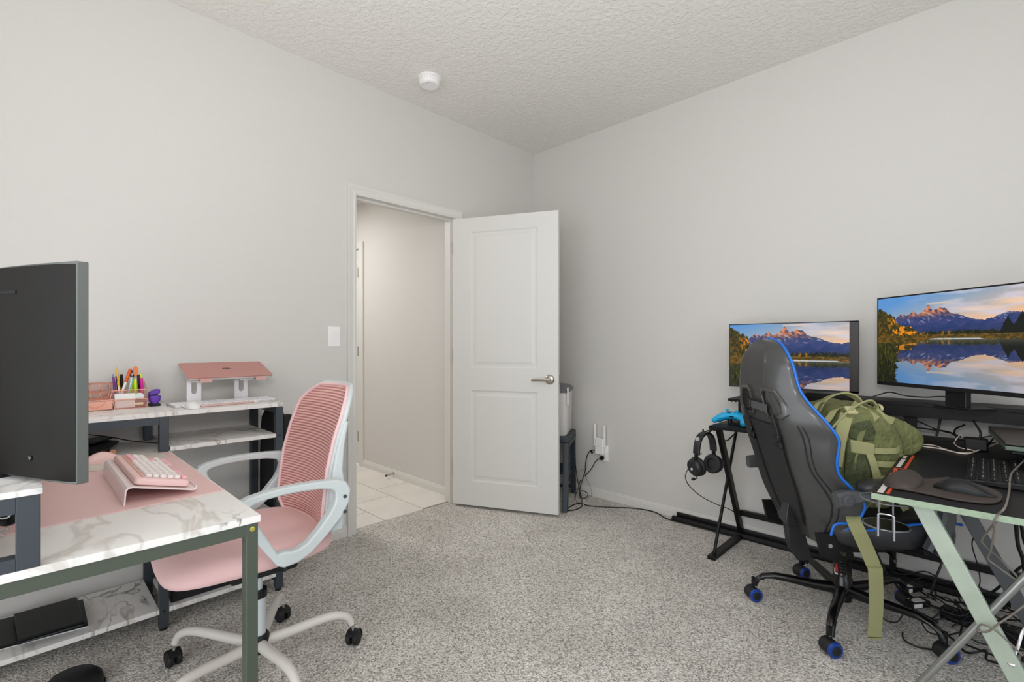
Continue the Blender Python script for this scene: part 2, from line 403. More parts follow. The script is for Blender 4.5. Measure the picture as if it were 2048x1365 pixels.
for hz in (0.20, 0.98, 1.74):
    h = MB().cyl((-0.004, 0.004, hz), (-0.004, 0.004, hz + 0.09), 0.006, 10).box(-0.006, -0.001, -0.032, 0.002, hz, hz + 0.09)
    h.build('hinge', M_nickel, dr, smooth=40)

# ---- the hall beyond
HY = -0.762
struct(MB().box(-1.50, -WT, HY, HY + 0.1, 0, 2.6).box(-2.9, -1.50, HY, HY + 0.1, 2.04, 2.6).box(-2.9, -2.26, HY, HY + 0.1, 0, 2.04), 'wall_hall_right', M_wall)
struct(MB().box(-2.9, -WT, -2.3, -2.2, 0, 2.6), 'wall_hall_left', M_wall)
struct(MB().box(-3.0, -2.9, -2.3, HY + 0.1, 0, 2.6), 'wall_hall_end', M_wall)
struct(MB().box(-2.9, -WT, -2.2, HY, 2.45, 2.55), 'ceiling_hall', M_ceil)
fl = struct(MB().box(-2.9, -0.058, -2.2, HY, -0.04, -0.004), 'floor_hall', M_grout)
tile_mesh = None
rows = [(-0.762, -1.060, -0.08), (-1.060, -1.362, -0.49), (-1.362, -1.664, -0.285), (-1.664, -1.966, -0.08), (-1.966, -2.2, -0.49)]
for ya, yb, x0 in rows:
    x = x0 + 0.615
    while x > -2.9:
        a, b = min(x, -0.06), max(x - 0.615, -2.9)
        if a - b > 0.02:
            fw = MB().box(b + 0.003, a - 0.003, yb + 0.003, ya - 0.003, -0.004, 0.0).build('tile', M_tile, fl, W=True)
        x -= 0.615
struct(base_profile((-1.425, HY, 0), (-WT, HY, 0), (0, -1, 0)), 'baseboard_hall', M_trim, smooth=30)
e = bpy.data.objects.new('trim_2', None); C.objects.link(e); e['kind'] = 'structure'
MB().box(-1.50, -1.425, HY - 0.018, HY, 0, 2.08).box(-2.315, -1.50, HY - 0.018, HY, 2.025, 2.08).box(-2.315, -2.26, HY - 0.018, HY, 0, 2.08).build('door_casing', M_trim, e, bevel=0.004)
MB().box(-1.515, -1.50, HY - 0.002, HY + 0.1, 0, 2.04).box(-2.26, -2.245, HY - 0.002, HY + 0.1, 0, 2.04).box(-2.26, -1.50, HY - 0.002, HY + 0.1, 2.025, 2.04).build('door_jamb', M_trim, e)
d2 = bpy.data.objects.new('door_2', None); C.objects.link(d2); d2['kind'] = 'structure'
MB().box(-2.246, -1.514, HY + 0.004, HY + 0.098, 0.0, 2.026).build('door_panel', M_door, d2)
for hz in (0.22, 1.02, 1.76):
    MB().cyl((-1.520, HY - 0.006, hz), (-1.520, HY - 0.006, hz + 0.09), 0.008, 10).box(-1.545, -1.515, HY - 0.003, HY + 0.0045, hz, hz + 0.09).build('hinge', M_nickel, d2, smooth=40)
# door stop on the hall skirting
ds = thing('door_stop', 'small metal door stop sticking out of the hall skirting board', 'door stop', (-0.90, HY - 0.013, 0.035))
MB().lathe([(0.011, 0), (0.011, 0.004), (0.005, 0.006), (0.005, 0.055), (0.008, 0.056), (0.008, 0.068), (0.0, 0.07)], (0, 0, 0), (0, -1, -0.1), 12).build('rod', M_nickel, ds, smooth=40)
MB().lathe([(0.0085, 0), (0.0085, 0.010), (0.0, 0.011)], (0, -0.068, -0.0068), (0, -1, -0.1), 12).build('rubber_tip', M_rubber, ds, smooth=40)

# light switch, smoke detector
ls = thing('light_switch', 'white rocker light switch on the wall left of the doorway', 'light switch', (0, -1.728, 1.115))
MB().box(0, 0.006, -0.036, 0.036, 0, 0.115).build('cover_plate', M_white, ls, bevel=0.0025)
MB().add([(0.006, -0.0165, 0.024), (0.006, 0.0165, 0.024), (0.006, 0.0165, 0.091), (0.006, -0.0165, 0.091), (0.008, -0.0165, 0.024), (0.008, 0.0165, 0.024), (0.0125, 0.0165, 0.091), (0.0125, -0.0165, 0.091)],
         [(0, 1, 5, 4), (1, 2, 6, 5), (2, 3, 7, 6), (3, 0, 4, 7), (4, 5, 6, 7)]).build('rocker', M_white, ls)
sd = thing('smoke_detector', 'round white smoke detector on the textured ceiling', 'smoke detector', (0.333, -1.298, RZ))
MB().lathe([(0, 0), (0.068, 0), (0.069, -0.008), (0.066, -0.011), (0, -0.011)], (0, 0, 0), (0, 0, 1), 36).build('base', M_white, sd, smooth=35)
MB().lathe([(0.060, -0.011), (0.0605, -0.030), (0.057, -0.042), (0.050, -0.047), (0, -0.0475)], (0, 0, 0), (0, 0, 1), 36).build('cover', M_white, sd, smooth=35)
v = MB()
for k in range(24):
    a = 2 * PI * k / 24; v.bar((math.cos(a) * 0.0603, math.sin(a) * 0.0603, -0.014), (math.cos(a) * 0.0603, math.sin(a) * 0.0603, -0.026), 0.004, 0.002)
v.build('vent', mat('pale_grey_plastic', '#dedcda', 0.5), sd)
for q in ((0.01, -0.03), (0.035, -0.03), (-0.012, -0.043)):
    MB().lathe([(0.003, -0.0472), (0.003, -0.0485), (0, -0.0485)], (q[0], q[1], 0), (0, 0, 1), 10).build('pinhole', M_black, sd)
# unseen ceiling lamp added to carry the fill, above and behind the camera
cl = thing('added_ceiling_lamp', 'round flush ceiling lamp out of view, added for fill light', 'lamp', (3.0, -2.2, RZ))
MB().lathe([(0, 0), (0.19, 0), (0.19, -0.03), (0, -0.03)], (0, 0, 0), (0, 0, 1), 32).build('added_lamp_base', M_nickel, cl, smooth=40)
MB().lathe([(0.18, -0.03), (0.18, -0.055), (0.15, -0.07), (0, -0.078)], (0, 0, 0), (0, 0, 1), 32).build('added_lamp_shade', mat('added_lamp_glass', '#fff6e8', 0.4, emit=1.0), cl, smooth=40)

# ---- wall outlet and Wi-Fi extender
ol = thing('wall_outlet', 'white electric outlet plate low on the right-hand wall', 'outlet', (0.690, 0, 0.275))
MB().box(-0.036, 0.036, -0.006, 0, 0, 0.116).build('cover_plate', M_white, ol, bevel=0.0025)
for z in (0.020, 0.066):
    f = MB().box(-0.017, 0.017, -0.0085, -0.006, z, z + 0.029).build('socket', M_white, ol, bevel=0.001)
    MB().box(-0.008, -0.006, -0.0092, -0.0084, z + 0.010, z + 0.021).box(0.006, 0.008, -0.0092, -0.0084, z + 0.010, z + 0.021).build('slot', M_black, f)
ex = thing('wireless_extender', 'white plug-in wireless extender with two upright antennas, in the wall outlet', 'wireless extender', (0.672, -0.009, 0.325))
MB().box(-0.036, 0.036, -0.036, 0, 0, 0.118).build('body', M_white, ex, bevel=0.006)
for x in (-0.041, 0.041):
    MB().box(x - 0.006, x + 0.006, -0.032, -0.014, 0.058, 0.215).build('antenna', M_white, ex, bevel=0.003)
led = MB()
for k in range(4): led.box(-0.016 + k * 0.008, -0.012 + k * 0.008, -0.0368, -0.0358, 0.060, 0.063)
led.build('indicator_lights', mat('dim_grey_mark', '#77747a', 0.5), ex)
pl = thing('power_plug', 'black power plug in the lower socket, under the white wireless extender', 'plug', (0.682, -0.010, 0.297))
MB().lathe([(0.0, 0), (0.015, 0), (0.016, 0.014), (0.012, 0.024), (0, 0.026)], (0, 0, 0), (0, -1, 0), 14).build('plug_body', M_black, pl, smooth=40)
MB().tube(crom([(0, -0.022, 0), (-0.02, -0.034, -0.01), (-0.045, -0.034, -0.035), (-0.08, -0.03, -0.09), (-0.135, -0.03, -0.15)], 6), 0.0033, 6).build('cord', M_cable, pl, smooth=60)
def PF(px, py):
    p = P(px, py, z=.005); p.y = min(p.y, -0.02 if p.x < 1.1 else -0.082); return p
bl = 'black cable running from the wireless extender down to the carpet'
cable('power_cable', [P(1190, 901, y=-.03), P(1181, 902, y=-.035), P(1174, 913, y=-.04), P(1171, 930, y=-.04), P(1170, 944, y=-.04), P(1163, 965, y=-.07), P(1159, 985, y=-.1), P(1163, 1004, y=-.14), P(1170, 1010, z=.004), P(1185, 1013, z=.004), P(1215, 1015, z=.004), PF(1265, 1017), PF(1312, 1022), PF(1345, 1033), PF(1385, 1048), PF(1430, 1063), PF(1462, 1072), PF(1478, 1070)], 0.0035, M_cable,
      'long black cable running across the carpet from the wireless extender to the black strips', 'cable')
cable('power_cable', [P(1161, 960, y=-.06), P(1157, 975, y=-.08), P(1150, 996, y=-.14), P(1158, 1008, z=.004), P(1164, 1002, z=.01), P(1160, 985, y=-.1), P(1156, 965, y=-.1), P(1152, 940, y=-.12), P(1150, 915, y=-.14)], 0.003, M_cable, 'black cable climbing the dark step stool behind the door', 'cable')
cable('power_cable', [P(1134, 1018, z=.004), P(1148, 1010, z=.004), P(1163, 1007, z=.004), P(1162, 1015, z=.004), P(1148, 1021, z=.004), P(1136, 1022, z=.004)], 0.0035, M_cable, 'black cable loop on the carpet at the foot of the step stool', 'cable')
cable('power_cable', [P(1160, 982, y=-.07), P(1168, 983, y=-.07), P(1176, 989, y=-.09), P(1172, 996, z=.004), P(1163, 998, z=.004)], 0.0028, M_cable, 'small black cable loop by the skirting under the outlet', 'cable')
cable('phone_cable', [P(1156, 944, y=-.03), P(1166, 940, y=-.025), P(1172, 955, y=-.02), P(1181, 975, y=-.02), P(1183, 990, y=-.03), P(1176, 997, z=.004)], 0.0016, mat('grey_cable', '#8a8884', 0.5), 'thin grey cable along the wall under the outlet', 'cable')
MB().bar(P(1182, 903, y=-.035), P(1185, 907, y=-.035), 0.010).build('cable_clip', M_black, bpy.data.objects['power_cable'], W=True)

# ---- step stool and white box behind the door
M_slate = mat('slate_blue_steel', '#2b343c', 0.5)
st = thing('step_stool', 'dark slate folding step stool in the corner behind the open door', 'step stool', (0.55, -0.23, 0), 120)
# local x = along its side (away from the camera), local y = to the left behind the door
for sx, fx in ((-1, -0.235), (1, 0.215)):
    for y in (0.0, 0.34):
        MB().bar((fx, y, 0.004), (sx * 0.165, y, 0.455), 0.036, 0.048, (1, 0, 0)).build('leg', M_slate, st, bevel=0.003)
MB().box(-0.20, 0.20, -0.02, 0.36, 0.455, 0.488).build('top_step', M_slate, st, bevel=0.008)
MB().box(-0.19, 0.19, -0.021, -0.016, 0.425, 0.458).box(-0.19, 0.19, 0.356, 0.361, 0.425, 0.458).build('top_apron', M_slate, st)
MB().box(-0.16, 0.09, 0.0, 0.34, 0.232, 0.252).build('lower_step', M_slate, st, bevel=0.006)
MB().bar((-0.20, 0, 0.13), (0.19, 0, 0.21), 0.008, 0.014).build('brace', M_slate, st)
MB().bar((0.205, 0, 0.05), (0.205, 0.34, 0.05), 0.02).build('rear_rail', M_slate, st)
bx = thing('lidded_box', 'white box with a dark grey lid standing on the step stool', 'box', (0.55, -0.23, 0.489), 120)
MB().loft([[Vector((p.x, p.y, z)) for p in rrect(0.02, 0.165, 0.15 + g, 0.165 + g, 0.03)] for z, g in ((0.0, -0.012), (0.02, -0.004), (0.29, 0.0), (0.30, 0.0))]).build('body', mat('white_enamel', '#d9d6d4', 0.35), bx, smooth=40)
MB().loft([[Vector((p.x, p.y, z)) for p in rrect(0.02, 0.165, 0.152 + g, 0.167 + g, 0.03)] for z, g in ((0.301, 0.003), (0.325, 0.004), (0.345, -0.02), (0.352, -0.06))]).build('lid', mat('dark_grey_plastic', '#66646a', 0.4), bx, smooth=40)
MB().box(-0.145, -0.125, -0.010, 0.0, 0.22, 0.34).build('lid_clip', M_white, bx, bevel=0.003)
# ---------------------------------------------------------------- marble corner desk on the left
D = 0.703                                  # desk-top height
HX = 0.38                                  # front of the shelf unit along the wall
HY0, HYm, DX = -2.150, -2.585, 1.402       # right end of shelf unit, desk edge, outer end of the desk
YB = -3.32
dk = thing('corner_desk', 'white marble-topped corner desk with a dark steel frame and raised shelves', 'desk', (0.75, -2.9, 0))
def dpart(mb, name, m=None, **k): return mb.build(name, m or M_marble, dk, W=True, **k)
dpart(MB().box(0.02, DX, YB, HYm + 0.004, D - 0.017, D), 'tabletop', bevel=0.001)
dpart(MB().box(0.02, HX, YB, HY0, 0.842, 0.860), 'upper_shelf', bevel=0.001)
dpart(MB().box(0.02, HX - 0.002, HYm + 0.005, HY0 - 0.03, D + 0.0, D + 0.017), 'middle_shelf', bevel=0.001)
dpart(MB().box(0.02, HX - 0.002, YB, HYm - 0.03, 0.068, 0.086), 'bottom_shelf', bevel=0.001)
dpart(MB().box(0.02, HX - 0.002, HYm + 0.001, HY0 - 0.03, 0.068, 0.086), 'bottom_shelf', bevel=0.001)
T = 0.031
def post(x, y, z0, z1): dpart(MB().box(x, x + T, y, y + T, z0, z1), 'post', M_steel, bevel=0.0015)
for x in (0.018, HX - T):
    post(x, HY0 - T, 0.012, 0.842)
    post(x, HYm - T, 0.012, D - 0.017)
    post(x, HYm - T, D, 0.842)
for x, y in ((HX - T / 2, HY0 - T / 2), (HX - T / 2, HYm - T / 2), (0.018 + T / 2, HY0 - T / 2), (0.018 + T / 2, HYm - T / 2)):
    dpart(MB().lathe([(0.014, 0), (0.014, 0.012), (0, 0.012)], (x, y, 0), (0, 0, 1), 12), 'foot', M_rubber)
for x in (0.018, HX - T):
    dpart(MB().box(x + 0.002, x + T - 0.002, YB, HYm - T, 0.812, 0.842), 'shelf_rail', M_steel)
dpart(MB().box(0.049, HX - T, HY0 - T + 0.004, HY0 - 0.004, 0.812, 0.842), 'shelf_rail', M_steel)
dpart(MB().box(0.049, HX - T, HY0 - T + 0.004, HY0 - 0.004, 0.036, 0.066), 'shelf_rail', M_steel)
dpart(MB().box(0.049, HX - T, HYm - T + 0.004, HYm - 0.004, 0.812, 0.842), 'shelf_rail', M_steel)
# outer desk frame: leg with face towards the room, end rail, front rail
dpart(MB().box(DX - 0.036, DX - 0.003, HYm - 0.028, HYm - 0.001, 0.0, D - 0.017), 'desk_leg', M_steelrefl, bevel=0.0015)
dpart(MB().box(DX - 0.028, DX - 0.003, YB, HYm - 0.028, D - 0.046, D - 0.017), 'desk_rail', M_steelrefl)
dpart(MB().box(HX, DX - 0.036, HYm - 0.026, HYm - 0.001, D - 0.044, D - 0.017), 'desk_rail', M_steel)
sm = mat('brass_screw', '#b9b556', 0.35, 0.6)
o = dpart(MB().lathe([(0, 0), (0.0062, 0), (0.0062, 0.002), (0.003, 0.0026), (0.003, 0.001), (0, 0.001)], (DX - 0.003, HYm - 0.014, D - 0.031), (1, 0, 0), 14), 'screw', sm); o['label'] = 'yellowish hex screw'
for x, y, z in ((HX, HY0 - T / 2, D + 0.008), (HX, HYm - T / 2, 0.077)):
    dpart(MB().lathe([(0, 0), (0.004, 0), (0.004, 0.002), (0, 0.0025)], (x, y, z), (1, 0, 0), 10), 'screw', M_black)
# low monitor riser at the far side of the desk: framed end, shelf, marble board
RY1 = -2.972; RZ0, RZ1 = D, 0.853
dpart(MB().box(HX + 0.02, DX + 0.001, YB, RY1 + 0.003, RZ1 - 0.012, RZ1), 'riser_board', bevel=0.001)
fr = MB()
fr.box(DX - 0.030, DX - 0.001, RY1 - 0.034, RY1, RZ0, RZ1 - 0.012)
dpart(fr, 'riser_post', M_steel, bevel=0.0015)
dpart(MB().box(DX - 0.030, DX - 0.001, YB, RY1 - 0.034, RZ1 - 0.043, RZ1 - 0.012), 'riser_rail', M_steel)
dpart(MB().box(DX - 0.030, DX - 0.001, YB, RY1 - 0.034, RZ0, RZ0 + 0.024), 'riser_rail', M_steel)
dpart(MB().box(HX + 0.03, DX - 0.032, YB + 0.05, YB + 0.06, RZ0, RZ1 - 0.012), 'riser_back_panel')
# things inside the framed riser
M_grey_c = mat('pale_grey_cable', '#b5b2ae', 0.5)
cable('charging_cable', [P(-12, 1030, x=1.3), P(2, 1033, x=1.3), P(12, 1028, x=1.3), P(20, 1029, x=1.3), P(17, 1035, x=1.3), P(4, 1038, x=1.3), P(-12, 1036, x=1.3)], 0.0016, M_white, 'thin white cable loop inside the framed riser at the picture left edge', 'cable')
cable('charging_cable', [P(-10, 1068, x=1.3), P(6, 1067, x=1.3), P(17, 1062, x=1.3), P(14, 1057, x=1.3), P(2, 1061, x=1.3), P(-10, 1064, x=1.3)], 0.002, M_grey_c, 'grey cable loop lying low inside the framed riser', 'cable')
q = P(16, 1033, x=1.27)
o = MB().lathe([(0, -0.004), (0.018, -0.003), (0.020, 0), (0.018, 0.003), (0, 0.004)], q, (1, 0.1, 0.35), 18, sx=1).build('earphone_case', M_blackgl, smooth=40)
tag(o, 'small black oval case behind the white cable inside the framed riser', 'case')

# pink pad, marble mouse mat, mouse
pd = [(0.36, HYm - 0.004, D), (1.185, HYm - 0.004, D), (1.185, -3.1, D), (0.36, -3.1, D)]
e1 = P(468, 978, z=D); e0 = P(85, 1061, z=D)
pad = MB().prism([(0.40, HYm - 0.002, D), (e1.x, HYm - 0.002, D), (e1.x + 0.03, -3.08, D), (0.40, -3.08, D)], (0, 0, 0.0022)).build('desk_pad', M_pinkpad, bevel=0.0008)
tag(pad, 'large pink desk pad covering most of the marble desk top', 'desk pad')
mc = (0.470, -2.745)
mm = MB().lathe([(0, D + 0.0023), (0.132, D + 0.0023), (0.134, D + 0.0035), (0.132, D + 0.0052), (0, D + 0.0055)], (mc[0], mc[1], 0), (0, 0, 1), 48).build('mouse_mat', M_marblemat, smooth=40)
tag(mm, 'round beige marbled mouse mat under the pink mouse', 'mouse mat')
def mouse_mesh(L, Wd, Hh, hump=0.4):
    rings = []; n = 12
    for i in range(n + 1):
        t = i / n; y = (t - 0.5) * L
        w_ = Wd / 2 * (math.sin(PI * min(max(t, 0.02), 0.98)) ** 0.45) * (0.88 + 0.12 * math.cos(2 * PI * t))
        h_ = Hh * (math.sin(PI * min(max(t * 0.96 + 0.02, 0.02), 0.98)) ** 0.6) * (1.0 - 0.35 * (t - hump) ** 2 * 4 * (1 if t > hump else 0.4))
        ring = []
        for k in range(17):
            a = PI * k / 16
            ring.append(Vector((w_ * math.cos(a) * (1 if abs(math.cos(a)) < 0.99 else 0.98), y, h_ * (math.sin(a) ** 0.7))))
        rings.append(ring)
    return MB().loft(rings)
mo = thing('computer_mouse', 'pink computer mouse on the round marbled mat', 'mouse', (0.44, -2.79, D + 0.0054), 12)
mouse_mesh(0.115, 0.068, 0.036).build('shell', M_pinkpl, mo, smooth=50)
MB().lathe([(0, -0.004), (0.009, -0.004), (0.009, 0.004), (0, 0.004)], (0, 0.028, 0.029), (1, 0, 0), 14).build('scroll_wheel', mat('tan_rubber', '#b07a5c', 0.5), mo)
MB().box(-0.012, -0.003, -0.004, 0.004, 0.0352, 0.0368).box(0.001, 0.006, -0.004, 0.004, 0.0352, 0.0368).build('button', mat('brown_mark', '#7a4a3a', 0.5), mo)

# keyboard stand and pink keyboard
A, B_, F_ = P(247, 1013, z=D + 0.003), P(205, 950, z=D + 0.003), P(383, 984, z=D + 0.004)
kdir = (B_ - A).normalized()                   # long axis, away from the camera
KL = 0.40
ks = thing('keyboard_stand', 'pale bent acrylic stand raising the pink keyboard', 'stand', (A.x, A.y, D + 0.0024), math.degrees(math.atan2(kdir.y, kdir.x)))
# local: x along the long axis; y is to the left (away from user) -> user side is -y or +y
M_ac = mat('pale_pink_acrylic', '#f1e3e1', 0.25)
sgn = 1 if (wmat(ks).inverted() @ F_).y > 0 else -1
dep = abs((wmat(ks).inverted() @ F_).y)
prof = [(0.0, 0.0), (0.003, 0.040), (0.009, 0.046), (0.02, 0.0465), (dep, 0.0125), (dep + 0.006, 0.014), (dep + 0.008, 0.021)]
th = 0.003
inner = [(0.0035, 0.0), (0.0065, 0.037), (0.011, 0.0425), (0.02, 0.0430), (dep, 0.0085), (dep + 0.008, 0.010), (dep + 0.0115, 0.0205)]
poly = prof + inner[::-1]
MB().loft([[Vector((x, sgn * a, b)) for a, b in poly] for x in (0.0, KL + 0.03)]).build('bent_sheet', M_ac, ks, bevel=0.0006)
tilt = math.atan2(0.034, dep - 0.02)
kb = thing('keyboard', 'pink keyboard with rounded white and pink keycaps on the raised stand', 'keyboard', ks.location + Vector((0, 0, 0.0)), math.degrees(math.atan2(kdir.y, kdir.x)))
Mt = Matrix.Translation((0.012, sgn * 0.022, 0.0475)) @ Matrix.Rotation(-tilt * sgn, 4, 'X')
dd = dep - 0.024
def kbox(rings): return MB().loft(rings).xf(Mt)
body = [[Vector((p.x, p.y * sgn, z)) for p in rrect(KL / 2, dd / 2, KL / 2 + g, dd / 2 + g, 0.012)] for z, g in ((0, -0.006), (0.003, -0.001), (0.012, 0), (0.017, -0.002), (0.019, -0.005))]
kbox(body).build('case', M_pinkpl, kb, smooth=40)
MB().box(0.015, KL - 0.015, sgn * 0.016, sgn * 0.020, 0.0185, 0.0205).xf(Mt).build('groove', mat('rose_trim', '#d99a80', 0.4), kb)
M_kw = mat('white_keycap', '#efe6e4', 0.4); M_kp = mat('pink_keycap', '#f0b9c0', 0.4)
def keymesh(wd, m):
    r = [[Vector((p.x, p.y, z)) for p in rrect(0, 0, wd / 2 * s, 0.0078 * s, 0.005 * s, 3)] for z, s in ((0, 0.95), (0.001, 1.0), (0.005, 0.95), (0.0075, 0.84), (0.0083, 0.7))]
    return MB().loft(r)
protos = {}
rowsK = [[1] * 18, [1] * 13 + [2] + [1] * 3, [1.5] + [1] * 12 + [1.5] + [1] * 3, [1.75] + [1] * 11 + [2.25], [2.25] + [1] * 10 + [2.75] + [1], [1.25] * 3 + [6.25] + [1.25] * 3 + [1] * 2]
pitch = (KL - 0.03) / 18.6
for ri, row in enumerate(rowsK):
    x = 0.016
    for ki, wk in enumerate(row):
        pk = (wk, 'p' if (ri == 0 and ki > 11) or (wk > 1.3 and ki == len(row) - 1) or ri == 5 else 'w')
        if pk not in protos:
            o = keymesh(wk * pitch - 0.0042, None).build('key', M_kp if pk[1] == 'p' else M_kw, kb, smooth=40)
            protos[pk] = o.data; bpy.data.objects.remove(o)
        o = bpy.data.objects.new('key', protos[pk]); C.objects.link(o); o.parent = kb
        o.matrix_local = Mt @ Matrix.Translation((x + wk * pitch / 2, sgn * (0.032 + ri * (dd - 0.044) / 5.05), 0.0195))
        x += wk * pitch
        if ri < 5 and ki == 12 and ri in (0,): x += 0.004

# large curved monitor seen from behind
p0, p1 = Vector((1.446, -2.906)), Vector((1.193, -3.021))
dirm = (p1 - p0).normalized(); angm = math.degrees(math.atan2(dirm.y, dirm.x)); BOW = 0.036; angm -= math.degrees(math.atan2(BOW * 0.97, 0.28))
mz0, mz1 = 0.858, 1.285
mn = thing('curved_monitor', 'large black curved monitor seen from behind, on the desk riser', 'monitor', (p0.x, p0.y, RZ1), angm)
# local x: along the monitor away from camera; back faces local -y or +y
bk = 1 if (wmat(mn).inverted() @ CAM).y > 0 else -1
M_mon = mat('monitor_back', '#161412', 0.6, spec=0.25, bump=(120, 0.03, 0.001, 4)); M_monside = mat('monitor_rim', '#5c5f5c', 0.5, 0.1)
mw = 0.70; hz0, hz1 = mz0 - RZ1, mz1 - RZ1
rings = []
for i in range(15):
    t = i / 14; x = t * mw; bow = BOW * (1 - (2 * t - 1) ** 2)
    rings.append([(x, bk * (bow + 0.0), hz0), (x, bk * (bow + 0.020), hz0), (x, bk * (bow + 0.020), hz1), (x, bk * (bow + 0.0), hz1)])
MB().loft(rings).build('rim', M_monside, mn, bevel=0.002)
rings = []
for i in range(15):
    t = i / 14; x = 0.001 + t * (mw - 0.002); bow = BOW * (1 - (2 * t - 1) ** 2); g = 0.014 * math.sin(PI * t)
    rings.append([(x, bk * (bow + 0.015), hz0 + 0.0005), (x, bk * (bow + 0.0205 + g * 0.8), hz0 + 0.006), (x, bk * (bow + 0.0212 + g * 1.2), (hz0 + hz1) / 2), (x, bk * (bow + 0.0205 + g), hz1 - 0.006), (x, bk * (bow + 0.015), hz1 - 0.0005)])
MB().loft(rings).build('back_shell', M_mon, mn, smooth=50)
rings = []
for i in range(15):
    t = i / 14; x = 0.008 + t * (mw - 0.016); bow = BOW * (1 - (2 * t - 1) ** 2)
    rings.append([(x, bk * (bow - 0.0015), hz0 + 0.012), (x, bk * (bow + 0.001), hz0 + 0.012), (x, bk * (bow + 0.001), hz1 - 0.008), (x, bk * (bow - 0.0015), hz1 - 0.008)])
MB().loft(rings).build('screen', M_blackgl, mn)
def bowat(x): t = (x - 0.001) / (mw - 0.002); return BOW * (1 - (2 * t - 1) ** 2) + 0.0212 + 0.0155 * math.sin(PI * t)
M_slot = mat('deep_black', '#050505', 0.6)
sl = MB()
for i in range(6):
    xa, xb = 0.155 + i * 0.03, 0.155 + (i + 1) * 0.03
    sl.add([(xa, bk * (bowat(xa) + .0006), hz1 - 0.058), (xb, bk * (bowat(xb) + .0006), hz1 - 0.058), (xb, bk * (bowat(xb) + .0006), hz1 - 0.052), (xa, bk * (bowat(xa) + .0006), hz1 - 0.052),
            (xa, bk * (bowat(xa) - .004), hz1 - 0.058), (xb, bk * (bowat(xb) - .004), hz1 - 0.058), (xb, bk * (bowat(xb) - .004), hz1 - 0.052), (xa, bk * (bowat(xa) - .004), hz1 - 0.052)],
           [(0, 1, 2, 3), (4, 7, 6, 5), (0, 4, 5, 1), (3, 2, 6, 7)])
sl.build('vent_slot', M_slot, mn)
xq = 0.115
MB().lathe([(0, -0.002), (0.005, -0.001), (0.005, 0.0012), (0, 0.0022)], (xq, bk * bowat(xq), hz0 + 0.045), (0, bk, 0), 12).build('joystick_button', M_chrome, mn, smooth=40)
MB().lathe([(0, 0), (0.13, 0), (0.13, 0.010), (0.03, 0.016), (0, 0.016)], (mw / 2, bk * 0.06, 0.0), (0, 0, 1), 32).build('stand_base', M_black, mn, smooth=40)
MB().bar((mw / 2, bk * 0.12, 0.012), (mw / 2, bk * 0.095, hz0 + 0.25), 0.06, 0.03, (0, 1, 0)).build('stand_neck', M_black, mn, bevel=0.005)
MB().box(mw / 2 - 0.05, mw / 2 + 0.05, bk * 0.06, bk * 0.11, hz0 + 0.14, hz0 + 0.26).build('stand_mount', M_black, mn, bevel=0.01)

# under the raised shelf: dark notebook, tablet, cable
q = [P(120, 905, z=D + .012), P(200, 909, z=D + .012), P(238, 886, z=D + .012), P(150, 880, z=D + .012)]
nb = thing('tablet_computer', 'black tablet with a bent cover lying under the raised marble shelf', 'tablet', tuple(P(190, 897, z=D)))
MB().prism(q, (0, 0, 0.009)).build('body', M_black, nb, W=True, bevel=0.002)
MB().bar(P(205, 906, z=D + .006), P(214, 900, z=D + .006), 0.02, 0.011).build('cover_fold', M_black, nb, W=True)
MB().bar(P(150, 893, z=D + .006), P(222, 890, z=D + .006), 0.03, 0.011).build('cover_flap', M_black, nb, W=True)
q = [P(120, 888, z=D + .026), P(185, 889, z=D + .026), P(225, 878, z=D + .026), P(150, 872, z=D + .026)]
o = MB().prism(q, (0, 0, 0.008)).build('notebook', mat('dark_grey_cover', '#3a3a3e', 0.4), bevel=0.001)
tag(o, 'dark grey notebook on top of the black tablet under the raised shelf', 'notebook')
q = [P(120, 876, z=D + .0345), P(178, 878, z=D + .0345), P(207, 872, z=D + .0345), P(150, 867, z=D + .0345)]
o = MB().prism(q, (0, 0, 0.003)).build('paper_sheet', mat('paper', '#b9bcc4', 0.6), bevel=0.0005)
tag(o, 'pale sheet of paper on the dark notebook under the raised shelf', 'paper')
cable('monitor_cable', [P(168, 869, x=.12), P(215, 874, x=.16), P(260, 882, x=.22), P(300, 886, x=.28), P(325, 887, x=.34)], 0.0022, M_cable, 'thin black cable under the raised marble shelf', 'cable')

# on the low shelf: laptops, storage box; bag hanging from the end
M_lapb = mat('black_laptop_shell', '#0b0a0a', 0.42, spec=0.25)
def quadbox(c, z, h): return MB().prism([P(*p, z=z) for p in c], (0, 0, h))
l1 = thing('laptop', 'closed black laptop with a pale edge, lowest of two on the bottom shelf', 'laptop', tuple(P(90, 1280, z=0.087)))
quadbox([(-60, 1318), (176, 1255), (166, 1206), (-60, 1262)], 0.087, 0.007).build('base', M_white, l1, W=True, bevel=0.001)
quadbox([(-60, 1316), (176, 1253), (166, 1204), (-60, 1260)], 0.0945, 0.010).build('lid', M_lapb, l1, W=True, bevel=0.001)
l2 = thing('laptop', 'closed glossy black laptop, upper of the two stacked on the bottom shelf', 'laptop', tuple(P(100, 1260, z=0.105)))
quadbox([(36, 1292), (172, 1252), (155, 1201), (27, 1236)], 0.106, 0.010).build('base', M_lapb, l2, W=True, bevel=0.003)
quadbox([(36, 1288), (170, 1248), (153, 1199), (27, 1234)], 0.117, 0.010).build('lid', M_lapb, l2, W=True, bevel=0.003)
MB().bar(P(45, 1286, z=.116), P(165, 1250, z=.116), 0.004, 0.004).build('hinge', M_steel, l2, W=True)
sb = thing('storage_box', 'black cloth storage box on the bottom shelf behind the pink seat', 'box', (0.2, -2.37, 0.0865))
MB().box(0.055, 0.352, HYm + 0.012, HY0 - 0.045, 0.0865, 0.335).build('body', M_box, sb, W=True, bevel=0.006)
